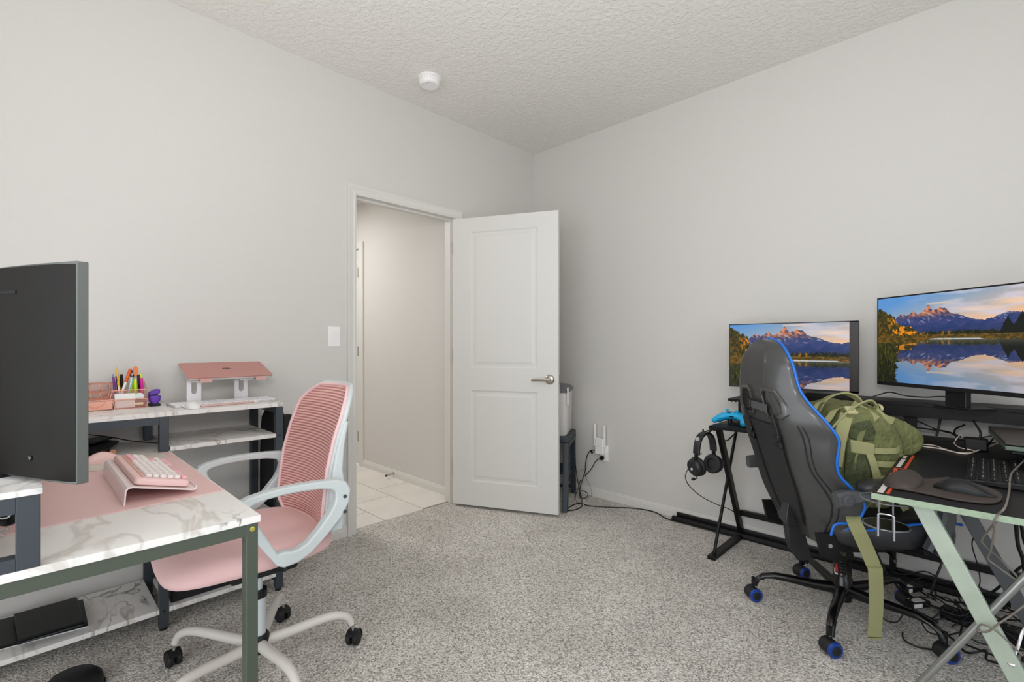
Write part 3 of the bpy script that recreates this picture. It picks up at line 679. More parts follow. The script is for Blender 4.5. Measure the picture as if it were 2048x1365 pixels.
MB().box(0.3515, 0.354, -2.50, -2.42, 0.125, 0.175).build('handle', M_black, sb, W=True, bevel=0.003)
bg = thing('shoulder_bag', 'black cloth shoulder bag hanging at the right end of the marble desk', 'bag', (0.18, HY0 + 0.04, 0.33))
rings = []
for z, x0, x1, t in ((0.33, 0.02, 0.30, 0.04), (0.36, 0.0, 0.33, 0.055), (0.55, 0.0, 0.33, 0.06), (0.70, 0.01, 0.32, 0.055), (0.765, 0.03, 0.29, 0.045), (0.80, 0.08, 0.24, 0.035), (0.825, 0.14, 0.20, 0.025)):
    rings.append([Vector((p.x, p.y, z)) for p in rrect(0.03 + (x0 + x1) / 2, HY0 + 0.008 + t / 2, (x1 - x0) / 2, t / 2, t * 0.4)])
MB().loft(rings).build('bag_body', M_box, bg, W=True, smooth=50)
MB().ribbon(crom([(0.10, HY0 + 0.03, 0.80), (0.11, HY0 + 0.02, 0.83), (0.16, HY0 + 0.0, 0.838), (0.22, HY0 + 0.02, 0.83), (0.24, HY0 + 0.03, 0.79)], 4), (0, 1, 0), 0.03, 0.004).build('strap', M_box, bg, W=True)
MB().box(0.335, 0.362, HY0 + 0.004, HY0 + 0.050, 0.60, 0.80).build('side_pocket', M_box, bg, W=True, bevel=0.01)
# dark round-topped object on the carpet, lower left
q = P(138, 1352, z=0.0)
bd = thing('floor_dome', 'black round-topped object on the carpet at the lower left picture edge', 'dome', (0.585, -2.88, 0))
MB().lathe([(0.078, 0), (0.080, 0.02), (0.074, 0.042), (0.058, 0.058), (0.03, 0.066), (0, 0.068)], (0, 0, 0), (0, 0, 1), 32).build('shell', M_black, bd, smooth=50)
MB().lathe([(0.083, 0), (0.083, 0.010), (0.079, 0.012)], (0, 0, 0), (0, 0, 1), 32).build('base_ring', M_rubber, bd, smooth=50)

# ------------------------------------------------------------- on the raised shelf
S = 0.8605
# wire desk organiser: drawer part left, pen cup right
ow = thing('desk_organizer', 'rose-gold wire mesh desk organiser with compartments for pens', 'organizer', tuple(P(232, 818, z=S)))
OX0, OX1 = 0.035, 0.150
yl = P(152, 822, x=OX1).y; ym = P(227, 816, x=OX1).y; yr = P(293, 813, x=OX1).y
def wire(pts, name='wire', cyc=False, r=0.0016, m=None): return MB().tube(pts, r, 6, cyc).build(name, m or M_rosewire, ow, W=True, smooth=60)
def loopbox(x0, x1, y0, y1, z): return [(x0, y0, z), (x1, y0, z), (x1, y1, z), (x0, y1, z)]
M_mesh = bpy.data.materials.new('rose_gold_mesh'); M_mesh.use_nodes = True
def meshmat():
    nt = M_mesh.node_tree; b = nt.nodes['Principled BSDF']; b.inputs['Base Color'].default_value = srgb('#d28f7c'); b.inputs['Metallic'].default_value = 0.5; b.inputs['Roughness'].default_value = 0.4
    tc = nt.nodes.new('ShaderNodeTexCoord'); mx = nt.nodes.new('ShaderNodeTexChecker'); mx.inputs['Scale'].default_value = 600
    mx.inputs['Color1'].default_value = (0.24, 0.24, 0.24, 1); mx.inputs['Color2'].default_value = (0.05, 0.05, 0.05, 1)
    nt.links.new(tc.outputs['Object'], mx.inputs['Vector']); nt.links.new(mx.outputs['Color'], b.inputs['Alpha'])
meshmat()
def panel(name, q): return MB().prism(q, (0.0006, 0.0003, 0.0006)).build(name, M_mesh, ow, W=True)
zt = S + 0.105
# tray/letter slots
panel('tray_floor', loopbox(OX0, OX1, yl, ym, S + 0.002))
MB().box(OX1 - 0.003, OX1, yl, ym - 0.003, S + 0.002, S + 0.036).build('drawer_front', M_rose, ow, W=True)
MB().box(OX0, OX1, yl, ym, S + 0.038, S + 0.042).build('tray_shelf', M_rose, ow, W=True)
wire(crom([(OX1 + .001, yl + 0.025, S + 0.038), (OX1 + .001, yl + 0.035, S + 0.020), (OX1 + .001, (yl + ym) / 2, S + 0.012), (OX1 + .001, ym - 0.035, S + 0.020), (OX1 + .001, ym - 0.025, S + 0.038)], 5), 'drawer_cutout', False, 0.0014)
for x in (OX1, 0.105, OX0):
    for z in (S + 0.045, S + 0.072, zt):
        if x == OX1 and z == zt: continue
        wire([(x, yl, z), (x, ym - 0.012, z)])
    wire([(x, ym - 0.012, S + 0.04), (x, ym - 0.004, zt if x < OX1 else S + 0.075)]); wire([(x, yl, S + 0.04), (x, yl, zt if x < OX1 else S + 0.075)])
for y in (yl + 0.045, yl + 0.075):
    wire(crom([(0.1, y, zt), (0.1, y + 0.004, S + 0.05), (0.1, y + 0.02, S + 0.046), (0.1, y + 0.03, S + 0.06), (0.1, y + 0.032, zt)], 4))
panel('back_panel', [(OX0, yl, S + 0.042), (OX0, ym, S + 0.042), (OX0, ym, zt), (OX0, yl, zt)])
# pen cup
zc = S + 0.074
panel('cup_back', [(OX0 + .02, ym, S), (OX0 + .02, yr, S), (OX0 + .02, yr + .006, zc + 0.03), (OX0 + .02, ym - .006, zc + 0.03)])
panel('cup_side', [(OX0 + .02, yr, S), (OX1, yr, S), (OX1, yr + .005, S + .036), (OX1 - 0.03, yr + .005, zc), (OX0 + .02, yr + .006, zc + 0.03)])
panel('cup_divider', [(OX0 + .02, ym, S), (OX1 - 0.03, ym, S), (OX1 - 0.03, ym, zc), (OX0 + .02, ym, zc + .03)])
panel('cup_middle', [(OX1 - 0.03, ym, S), (OX1 - 0.03, yr, S), (OX1 - 0.03, yr + .005, zc), (OX1 - 0.03, ym - .005, zc)])
panel('cup_front', [(OX1, ym, S), (OX1, yr, S), (OX1, yr + .004, S + 0.036), (OX1, ym, S + .036)])
panel('cup_floor', loopbox(OX0 + .02, OX1, ym, yr, S + 0.001))
wire([(OX1 - 0.03, ym - .004, zc), (OX1 - 0.03, yr + .005, zc)], r=0.002); wire([(OX0 + .02, ym - .006, zc + .03), (OX0 + .02, yr + .006, zc + .03)])
wire([(OX1 - 0.03, yr + .005, zc), (OX0 + .02, yr + .006, zc + .03)]); wire([(OX1 - 0.03, ym - .004, zc), (OX0 + .02, ym - .006, zc + .03)])
wire(crom([(OX1, ym + .004, S), (OX1, ym + 0.001, S + 0.02), (OX1, ym + .002, S + 0.037), (OX1, (ym + yr) / 2, S + 0.037), (OX1, yr - .002, S + .037), (OX1, yr + .005, S + 0.03), (OX1, yr, S + 0.004)], 4), r=0.002)
wire([(OX1, ym, S + .001), (OX1, yr, S + .001)], r=0.002)

def pen(name, label, cat, top, foot, r, parts, cap=None):
    """parts = [(fraction0, fraction1, radius, material)] along the pen from foot to top"""
    t = thing(name, label, cat, tuple(foot)); f, g = Vector(foot), Vector(top)
    for nm, a, b, rr, m in parts:
        MB().tube([f.lerp(g, a), f.lerp(g, (a + b) / 2), f.lerp(g, b)], rr if isinstance(rr, (list, float)) else r, 10).build(nm, m, t, W=True, smooth=50)
    return t
def pf(px, dx=0.0): return P(px, 806, x=0.085 + dx)
M_yel = mat('yellow_paint', '#e8b81c', 0.4); M_pur = mat('purple_plastic', '#7d3a8e', 0.35); M_or = mat('orange_plastic', '#f07a22', 0.4); M_lime = mat('lime_plastic', '#c6e324', 0.4); M_mag = mat('magenta_plastic', '#e0259a', 0.4); M_dor = mat('burnt_orange_plastic', '#db5a1c', 0.4)
M_wood = mat('pencil_wood', '#d9b98e', 0.6)
M_era = mat('eraser', '#c9a37a', 0.6)
pen('pencil', 'tall yellow pencil leaning in the rose-gold pen cup', 'pencil', P(232.5, 733, x=.085), P(243, 806, x=.085), 0.0035, [('shaft', 0, 0.93, 0.0036, M_yel), ('tip', 0.93, 0.985, [0.0035, 0.002, 0.0009], M_wood), ('lead', 0.985, 1.0, 0.0006, M_black)])
pen('pen', 'purple pen at the left of the pen cup', 'pen', P(226, 752, x=.08), P(233, 806, x=.08), 0.004, [('barrel', 0, 0.95, 0.0045, M_pur), ('button', 0.95, 1.06, 0.0025, mat('blue_grey', '#6f8fb0', 0.4))])
pen('pen', 'slim dark violet pen beside the purple pen', 'pen', P(233, 754, x=.075), P(238, 806, x=.075), 0.004, [('barrel', 0, 1, 0.0032, mat('dark_violet', '#453062', 0.4)), ('clip', 0.75, 1.02, 0.0042, mat('dark_violet', '#453062', 0.4))])
pen('pen', 'white pen between the violet pen and the yellow pencil', 'pen', P(236, 764, x=.095), P(241, 806, x=.095), 0.003, [('barrel', 0, 1, 0.0028, M_white), ('cap', 0.8, 1.0, 0.0034, M_yel)])
pen('marker_pen', 'black marker behind the yellow pencil', 'marker', P(243, 749, x=.07), P(243, 806, x=.07), 0.005, [('barrel', 0, 0.7, 0.006, M_black), ('cap', 0.7, 1, [0.0065, 0.0062, 0.0045], M_black)])
pen('marker_pen', 'leaning marker with an orange cap and white barrel', 'marker', P(261, 738, x=.09), P(242, 792, x=.10), 0.005, [('barrel', 0, 0.5, 0.0052, M_white), ('cap', 0.5, 1, 0.0058, M_dor)])
pen('highlighter', 'lime highlighter left of the other lime one', 'highlighter', P(263, 755, x=.095), P(259, 806, x=.095), 0.005, [('barrel', 0, 0.72, 0.0062, M_lime), ('cap', 0.72, 1, [0.0055, 0.005, 0.004], mat('mint_plastic', '#b9d6cf', 0.4))])
pen('highlighter', 'lime highlighter with its flat clip in front, right of the other lime one', 'highlighter', P(270.5, 757, x=.10), P(271, 806, x=.10), 0.006, [('barrel', 0, 0.75, 0.0066, M_lime), ('cap', 0.75, 1, [0.0066, 0.006, 0.0035], M_lime)])
pen('highlighter', 'magenta highlighter with a yellow end at the right of the pen cup', 'highlighter', P(282, 748, x=.09), P(286, 806, x=.09), 0.005, [('barrel', 0, 0.86, 0.0058, M_mag), ('cap', 0.86, 1, 0.0046, M_lime)])
pen('marker_pen', 'black marker next to the magenta highlighter', 'marker', P(277, 750, x=.08), P(281, 806, x=.08), 0.005, [('barrel', 0, 0.65, 0.0052, M_black), ('cap', 0.65, 1, 0.0058, mat('near_black_purple', '#2a1730', 0.4))])
pen('pen', 'pale blue pen in the middle of the pen cup', 'pen', P(262, 765, x=.105), P(252, 806, x=.105), 0.004, [('barrel', 0, 0.9, 0.0036, mat('pale_blue', '#a9cbd6', 0.4)), ('tip', 0.9, 1, [0.0034, 0.0025, 0.0015], M_white)])
scs = thing('scissors', 'scissors with orange and black handles standing in the pen cup', 'scissors', tuple(P(268, 806, x=.075)))
c0 = P(270, 744, x=.075)
def oval(c, ry, rz_, n=18): return [c + Vector((0, math.cos(2 * PI * k / n) * ry, math.sin(2 * PI * k / n) * rz_)) for k in range(n)]
k1 = P(271, 743, x=.075); k2 = P(264, 749, x=.07)
MB().ringplate(oval(k1, 0.0095, 0.022), oval(k1 + Vector((0, -0.003, 0)), 0.0025, 0.009), (0.006, 0, 0)).build('handle', M_or, scs, W=True, bevel=0.0015)
MB().bar(P(270, 757, x=.078), P(268, 772, x=.078), 0.008, 0.005).build('handle_shank', M_or, scs, W=True)
MB().ringplate(oval(k2, 0.008, 0.017), oval(k2, 0.003, 0.009), (0.006, 0, 0)).build('handle', M_black, scs, W=True, bevel=0.0015)
MB().bar(P(268, 768, x=.077), P(268, 804, x=.077), 0.010, 0.002).build('blade', M_chrome, scs, W=True)
cb = thing('card_box', 'white card box in the front compartment of the rose-gold organiser', 'box', tuple(P(250, 814, x=.14)))
MB().box(0.126, 0.144, P(229, 800, x=.14).y, P(271, 800, x=.14).y, S + 0.0025, S + 0.062).build('card', M_white, cb, W=True, bevel=0.002)
MB().lathe([(0, 0), (0.0022, 0), (0.0022, 0.0006), (0, 0.0006)], P(234, 786.5, x=.1441), (1, 0, 0), 10).build('dot', mat('grey_dot', '#7b7f8c', 0.5), cb, W=True)
tp = thing('tape_dispenser', 'small white and brown tape dispenser right of the white card box', 'tape dispenser', tuple(P(279, 812, x=.14)))
q = P(278.5, 788, x=.137)
MB().lathe([(0, -0.006), (0.016, -0.006), (0.016, 0.006), (0, 0.006)], (0.137, q.y, S + 0.046), (1, 0, 0), 24).build('roll', mat('pale_tape', '#dfe3e2', 0.4), tp, W=True, smooth=40)
MB().box(0.130, 0.144, q.y - 0.017, q.y + 0.017, S + 0.003, S + 0.040).build('holder', mat('brown_plastic', '#8d6a63', 0.5), tp, W=True, bevel=0.002)
o = MB().box(0.1445, 0.149, P(266, 800, x=.15).y, P(287, 800, x=.15).y, S + 0.013, S + 0.022).build('eraser', mat('pale_yellow', '#efe9c4', 0.5), bevel=0.001)
tag(o, 'small pale yellow eraser at the front of the organiser', 'eraser')

# purple stapler standing on end
sp = thing('stapler', 'purple stapler with a black base standing next to the organiser', 'stapler', tuple(P(307, 811, x=.11)))
ysp, yse = P(296, 800, x=.11).y, P(319, 800, x=.11).y
def spx(a): return ysp + (yse - ysp) * a
MB().box(0.085, 0.135, spx(0.05), spx(1.02), S, S + 0.010).build('base', M_black, sp, W=True, bevel=0.003)
MB().loft([[Vector((0.110 + p.x, spx(0.55 + p.y * 22 * 0 ) + p.y, z)) for p in rrect(0, 0, 0.02, h_, 0.008)] for z, h_ in ((S + 0.010, 0.010), (S + 0.018, 0.016), (S + 0.024, 0.020), (S + 0.040, 0.0215), (S + 0.044, 0.019))]).build('lower_body', mat('violet_plastic', '#5d2aa6', 0.35), sp, W=True, smooth=45)
MB().prism([(0.09, spx(0.02), S + 0.047), (0.09, spx(0.25), S + 0.048), (0.09, spx(0.8), S + 0.050), (0.09, spx(1.0), S + 0.056), (0.09, spx(1.0), S + 0.072), (0.09, spx(0.55), S + 0.071), (0.09, spx(0.1), S + 0.060)], (0.04, 0, 0)).build('upper_arm', mat('violet_plastic', '#5d2aa6', 0.35), sp, W=True, bevel=0.004)
MB().box(0.093, 0.127, spx(0.12), spx(0.8), S + 0.043, S + 0.050).build('jaw', M_black, sp, W=True)

# laptop stand, rose-gold laptop, keyboard, mouse, stylus
y0, y1 = P(372, 765, x=.20).y, P(541, 752, x=.20).y
lx0, lx1, lz0, lz1 = 0.045, 0.235, 1.035, 0.976
sl_ = (lz1 - lz0) / (lx1 - lx0)
lst = thing('laptop_stand', 'silver folding laptop stand on the raised marble shelf', 'laptop stand', (0.12, (y0 + y1) / 2, S))
for px in (388, 482):
    yc = P(px, 780, x=0.16).y
    N = 10
    outer = [(0.16, yc - 0.028, S + 0.001), (0.16, yc + 0.028, S + 0.001), (0.16, yc + 0.028, S + 0.112), (0.16, yc - 0.028, S + 0.112)]
    # upright plate with a U slot
    pl_ = MB()
    def rect(a0, a1, b0, b1): pl_.box(0.157, 0.161, yc + a0, yc + a1, S + b0, S + b1)
    rect(-0.028, 0.028, 0.001, 0.045); rect(-0.028, -0.010, 0.045, 0.118); rect(0.010, 0.028, 0.045, 0.118)
    for k in range(6):
        a0 = PI * k / 6; a1 = PI * (k + 1) / 6
        pl_.add([(0.157, yc - 0.010 * math.cos(a0), S + 0.0545 - 0.010 * math.sin(a0)), (0.157, yc - 0.010 * math.cos(a1), S + 0.0545 - 0.010 * math.sin(a1)), (0.157, yc - 0.010 * math.cos(a1), S + 0.045), (0.157, yc - 0.010 * math.cos(a0), S + 0.045),
                 (0.161, yc - 0.010 * math.cos(a0), S + 0.0545 - 0.010 * math.sin(a0)), (0.161, yc - 0.010 * math.cos(a1), S + 0.0545 - 0.010 * math.sin(a1)), (0.161, yc - 0.010 * math.cos(a1), S + 0.045), (0.161, yc - 0.010 * math.cos(a0), S + 0.045)],
                [(0, 1, 2, 3), (4, 7, 6, 5), (0, 4, 5, 1)])
    pl_.build('upright', M_alu, lst, W=True)
    MB().box(0.06, 0.161, yc - 0.028, yc + 0.028, S + 0.0005, S + 0.004).build('foot', M_alu, lst, W=True)
    MB().bar((0.06, yc, lz0 - 0.010), (lx1 + 0.003, yc, lz1 - 0.0125), 0.05, 0.004).build('arm', M_alu, lst, W=True)
    yh = P({388: 411, 482: 520}[px], 766, x=0.235).y
    MB().bar((lx1 - 0.02, yh, lz1 - 0.010), (lx1 + 0.016, yh, lz1 - 0.0145), 0.045, 0.004).box(lx1 + 0.012, lx1 + 0.016, yh - 0.0225, yh + 0.0225, lz1 - 0.014, lz1 + 0.002).build('hook', mat('pink_rubber', '#c9a097', 0.5), lst, W=True)
lp = thing('laptop', 'closed rose-gold laptop tilted on the silver stand', 'laptop', (0.14, (y0 + y1) / 2, lz1 - 0.006))
def slab(a, b, ins):
    up = Vector((-sl_, 0, 1)).normalized()
    r = rrect((lx0 + lx1) / 2, (y0 + y1) / 2, (lx1 - lx0) / 2 - ins, (y1 - y0) / 2 - ins, 0.010)
    return [[Vector((p.x, p.y, lz0 + (p.x - lx0) * sl_)) + up * z for p in r] for z in (a, b)]
MB().loft(slab(-0.008, 0.0, 0.0005)).build('base', M_alu, lp, W=True, bevel=0.001)
MB().loft(slab(0.0008, 0.0065, 0)).build('lid', mat('rose_laptop', '#c9928a', 0.42, 0.45, bump=(600, 0.1, 0.0004)), lp, W=True, bevel=0.0012)
lgm = mat('laptop_emblem', '#3a2a2c', 0.4)
lc = P(449, 740.5, x=0.135)
lg = MB()
up = Vector((-sl_, 0, 1)).normalized()
def onlid(x, y, h=0.0068): return Vector((x, y, lz0 + (x - lx0) * sl_)) + up * h
def blob(cx, cy, rx_, ry_, h=0.0003):
    lg.prism([onlid(cx + rx_ * math.cos(a), cy + ry_ * math.sin(a)) for a in [2 * PI * k / 12 for k in range(12)]], up * h)
cxl, cyl_ = (lx0 + lx1) / 2, (y0 + y1) / 2 - 0.002
for k in range(5):
    a = PI * (0.1 + 0.2 * k); blob(cxl - 0.010 * math.sin(a), cyl_ + 0.014 * math.cos(a), 0.006, 0.004)
blob(cxl + 0.004, cyl_, 0.008, 0.0025)
lg.build('emblem', lgm, lp, W=True)
kq = [P(338, 804, z=S + .004), P(362, 806, z=S + .004)]
ka = thing('keyboard', 'slim silver-white keyboard in front of the laptop stand', 'keyboard', (0.235, (P(345, 806, x=.25).y + P(548, 792, x=.25).y) / 2, S))
ya_, yb_ = P(350, 806, x=0.275).y, P(556, 792, x=0.275).y
MB().add([(0.165, ya_ - 0.012, S), (0.275, ya_, S), (0.275, yb_, S), (0.165, yb_ - 0.012, S), (0.165, ya_ - 0.012, S + 0.012), (0.275, ya_, S + 0.005), (0.275, yb_, S + 0.005), (0.165, yb_ - 0.012, S + 0.012)],
         [(0, 3, 2, 1), (4, 5, 6, 7), (0, 1, 5, 4), (1, 2, 6, 5), (2, 3, 7, 6), (3, 0, 4, 7)]).build('case', M_alu, ka, W=True, bevel=0.0015)
km = None; nk = 20
for r_ in range(5):
    for c_ in range(nk):
        xx = 0.183 + r_ * 0.0185; yy = ya_ + 0.008 - 0.012 * (1 - (xx - .165) / .11) + c_ * (yb_ - ya_ - 0.012) / nk
        zz = S + 0.012 - (xx - 0.165) / 0.11 * 0.007
        if km is None:
            o = MB().box(-0.0075, 0.0075, 0, (yb_ - ya_ - 0.012) / nk - 0.0028, 0, 0.0025).build('key', mat('white_key', '#f1f1f4', 0.4), ka); km = o.data; bpy.data.objects.remove(o)
        o = bpy.data.objects.new('key', km); C.objects.link(o); o.parent = ka; o.matrix_local = Matrix.Translation(Vector((xx, yy, zz)) - ka.location) @ Matrix.Rotation(math.atan2(0.007, 0.11), 4, 'Y')
mq = P(384, 808, z=S)
mq = Vector((0.325, P(384, 805, x=0.325).y, S))
ms = thing('computer_mouse', 'white computer mouse on the raised shelf by the silver keyboard', 'mouse', tuple(mq), 95)
mouse_mesh(0.10, 0.062, 0.028, 0.45).build('shell', M_white, ms, smooth=50)
mouse_mesh(0.102, 0.064, 0.008, 0.45).build('base', M_alu, ms, smooth=50)
sy0, sy1 = P(402, 806, x=0.31).y, P(518, 797, x=0.31).y
sty = thing('stylus', 'slim rose-silver stylus lying in front of the white keyboard', 'stylus', (0.31, (sy0 + sy1) / 2, S))
MB().tube([(0.318, sy0, S + 0.005), (0.305, sy1 - 0.02, S + 0.005)], 0.005, 10).build('barrel', mat('rose_silver', '#dcb9b4', 0.3, 0.5), sty, W=True, smooth=40)
MB().tube([(0.305, sy1 - 0.02, S + 0.005), (0.303, sy1, S + 0.005)], [0.005, 0.002], 10).build('tip', M_white, sty, W=True, smooth=40)
# ---------------------------------------------------------------- pink office chair (local +y = forward)
pc = thing('office_chair', 'pink mesh-back office chair with pale plastic arms at the marble desk', 'chair', (0.865, -2.42, 0), 177)
def sup(hx, hy, z, e=4, n=40, fwd=1.0):
    out = []
    for k in range(n):
        a = 2 * PI * k / n; c, s = math.cos(a), math.sin(a)
        out.append(Vector((hx * math.copysign(abs(c) ** (2 / e), c), hy * math.copysign(abs(s) ** (2 / e), s), z)))
    return out
rings = []
for z, k in ((0.418, 0.82), (0.422, 0.92), (0.431, 0.98), (0.445, 1.0), (0.458, 0.985), (0.470, 0.93), (0.479, 0.80), (0.483, 0.5), (0.483, 0.1)):
    r = sup(0.247 * k, 0.258 * k, 0, 3.4)
    rr = []
    for p in r:
        y = p.y + 0.032
        zz = z - 0.022 * max(0, (y - 0.12) / 0.17) ** 2 + (0.010 * (abs(p.x) / 0.25) ** 2 if z > 0.465 else 0)
        rr.append(Vector((p.x, y, zz)))
    rings.append(rr)
MB().loft(rings).build('seat', M_pinkfab, pc, smooth=60)
# backrest mesh shell with horizontal ribs
def bprof(z):   # rear offset of the shell at its side edges
    pts = [(0.46, -0.150), (0.52, -0.140), (0.60, -0.148), (0.70, -0.160), (0.81, -0.188), (0.90, -0.222), (0.99, -0.278)]
    for (a, u), (b, v) in zip(pts, pts[1:]):
        if z <= b: return u + (v - u) * (z - a) / (b - a)
    return pts[-1][1]
def bw(z):
    z0, z1 = 0.475, 0.968
    t = (z - z0) / (z1 - z0)
    w_ = 0.232 - 0.02 * t
    if t > 0.78: w_ *= max(0.0, 1 - ((t - 0.78) / 0.22) ** 2.6 * 0.42)
    if t < 0.15: w_ *= 1 - ((0.15 - t) / 0.15) ** 2 * 0.22
    return w_
M_mesh2 = bpy.data.materials.new('pink_ribbed_mesh'); M_mesh2.use_nodes = True
def ribmat():
    nt = M_mesh2.node_tree; b = nt.nodes['Principled BSDF']; b.inputs['Roughness'].default_value = 0.8
    tc = nt.nodes.new('ShaderNodeTexCoord'); sep = nt.nodes.new('ShaderNodeSeparateXYZ'); nt.links.new(tc.outputs['Object'], sep.inputs[0])
    m1 = nt.nodes.new('ShaderNodeMath'); m1.operation = 'MULTIPLY'; m1.inputs[1].default_value = 2 * PI / 0.0102; nt.links.new(sep.outputs['Z'], m1.inputs[0])
    m2 = nt.nodes.new('ShaderNodeMath'); m2.operation = 'SINE'; nt.links.new(m1.outputs[0], m2.inputs[0])
    r = nt.nodes.new('ShaderNodeValToRGB'); r.color_ramp.elements[0].position = 0.2; r.color_ramp.elements[0].color = srgb('#b47a75'); r.color_ramp.elements[1].position = 0.75; r.color_ramp.elements[1].color = srgb('#e3b3ae')
    m3 = nt.nodes.new('ShaderNodeMapRange'); m3.inputs['From Min'].default_value = -1; m3.inputs['From Max'].default_value = 1; nt.links.new(m2.outputs[0], m3.inputs['Value'])
    nt.links.new(m3.outputs['Result'], r.inputs['Fac']); nt.links.new(r.outputs['Color'], b.inputs['Base Color'])
ribmat()
def bpt(u, z, off=0.0):
    return Vector((u * bw(z), bprof(z) - 0.040 * (1 - u * u) * (1 - 0.3 * (z - 0.48) / 0.5) + off - (0.012 * ((z - .91) / .06) ** 2 if z > .91 else 0), z))
NR, NCc = 300, 20
front = []
for i in range(NR + 1):
    z = 0.475 + (0.968 - 0.475) * i / NR
    wv = 0.0013 * math.sin(2 * PI * z / 0.0102)
    front.append([bpt(-1 + 2 * k / NCc, z, wv) for k in range(NCc + 1)])
g = MB().loft(front, cyc=False, caps=False)
g.loft([[p + Vector((0, -0.006, 0)) for p in front[i]] for i in range(0, NR + 1, 10)], cyc=False, caps=False)
g.build('backrest', M_mesh2, pc, smooth=70)
edge = [bpt(-1, 0.475 + 0.493 * i / 30) for i in range(31)] + [bpt(-1 + 2 * k / 12, 0.968) for k in range(1, 12)] + [bpt(1, 0.968 - 0.493 * i / 30) for i in range(31)] + [bpt(1 - 2 * k / 12, 0.475) for k in range(1, 12)]
MB().tube(edge, 0.0065, 8, cyc=True).build('backrest_piping', mat('pink_piping', '#e6c3c4', 0.8, bump=(400, 0.4, 0.001)), pc, smooth=60)
# pale rear frame: rim behind the mesh and spine
fe = []
for i in range(len(edge)):
    p = edge[i]; fe.append(p + Vector((0, -0.014, 0)))
MB().tube(fe, 0.013, 8, cyc=True, flat=0.8, up=(0, 1, 0.25)).build('back_frame', M_chairw, pc, smooth=60)
for s in (-1, 1):
    MB().loft([[Vector((s * x, y, z)) for x, y in ((0.215, y0), (0.258 - xx, y0 - 0.004), (0.258 - xx, y1), (0.215, y1))] for z, y0, y1, xx in ((0.50, -0.155, -0.200, 0), (0.58, -0.152, -0.210, 0), (0.64, -0.158, -0.212, 0), (0.70, -0.168, -0.206, .01), (0.78, -0.188, -0.216, .018), (0.86, -0.214, -0.234, .024))]).build('back_frame_side', M_chairw, pc, bevel=0.006)
MB().tube(crom([(0, -0.09, 0.395), (0, -0.20, 0.40), (0, -0.245, 0.44), (0, -0.235, 0.55), (0, -0.225, 0.66)], 5), 0.05, 10, flat=0.3, up=(0, 1, 0.1)).build('back_support', M_chairw, pc, smooth=60)
MB().bar((-0.235, -0.205, 0.53), (0.235, -0.205, 0.53), 0.03, 0.06).build('back_crossbar', M_chairw, pc, bevel=0.008)
# arms: closed loops
outer = [(-0.165, 0.683), (-0.11, 0.688), (-0.05, 0.690), (0.0, 0.690), (0.05, 0.686), (0.10, 0.678), (0.128, 0.665), (0.136, 0.645), (0.125, 0.62), (0.095, 0.57), (0.05, 0.50), (0.02, 0.456), (0.0, 0.446), (-0.04, 0.45), (-0.08, 0.468), (-0.13, 0.51), (-0.18, 0.560), (-0.205, 0.605), (-0.21, 0.645), (-0.195, 0.672)]
inner = [(-0.145, 0.655), (-0.11, 0.663), (-0.05, 0.667), (0.0, 0.667), (0.045, 0.664), (0.080, 0.658), (0.095, 0.650), (0.098, 0.640), (0.090, 0.620), (0.063, 0.575), (0.018, 0.493), (-0.005, 0.495), (-0.018, 0.490), (-0.045, 0.492), (-0.068, 0.502), (-0.10, 0.532), (-0.138, 0.576), (-0.155, 0.605), (-0.160, 0.630), (-0.157, 0.645)]
for s in (-1, 1):
    a = MB().ringplate([(s * 0.302, y, z) for y, z in outer], [(s * 0.302, y, z) for y, z in inner], (-s * 0.036, 0, 0)).build('armrest', M_chairw, pc, bevel=0.006, seg=3)
    for z in (0.575, 0.625):
        MB().lathe([(0, 0), (0.006, 0), (0.006, 0.003), (0, 0.004)], (s * 0.302, -0.188, z), (s, 0, 0), 12).build('bolt', M_steel, a)
    MB().bar((s * 0.285, -0.005, 0.455), (s * 0.10, 0.0, 0.40), 0.05, 0.008, (0, 1, 0)).build('arm_bracket', M_black, a)
MB().box(-0.10, 0.10, -0.11, 0.10, 0.345, 0.405).build('tilt_mechanism', M_black, pc, bevel=0.01)
MB().tube([(0.05, 0.02, 0.345), (0.20, 0.04, 0.345), (0.27, 0.05, 0.335)], 0.006, 8).build('lift_lever', M_black, pc, smooth=50)
cx, cy = -0.038, 0.004
MB().lathe([(0, 0.075), (0.030, 0.075), (0.036, 0.085), (0.036, 0.125), (0.030, 0.135), (0, 0.135)], (cx, cy, 0), (0, 0, 1), 20).build('base_hub', M_black, pc, smooth=40)
MB().lathe([(0.024, 0.13), (0.024, 0.27), (0.027, 0.272), (0.027, 0.285), (0.014, 0.287), (0.014, 0.345)], (cx, cy, 0), (0, 0, 1), 20).build('gas_column', M_chairw, pc, smooth=40)
MB().lathe([(0.0285, 0.262), (0.0285, 0.287), (0.016, 0.288)], (cx, cy, 0), (0, 0, 1), 20).build('column_cap', M_black, pc, smooth=40)
M_legw = mat('cream_steel', '#d2cdc6', 0.35)
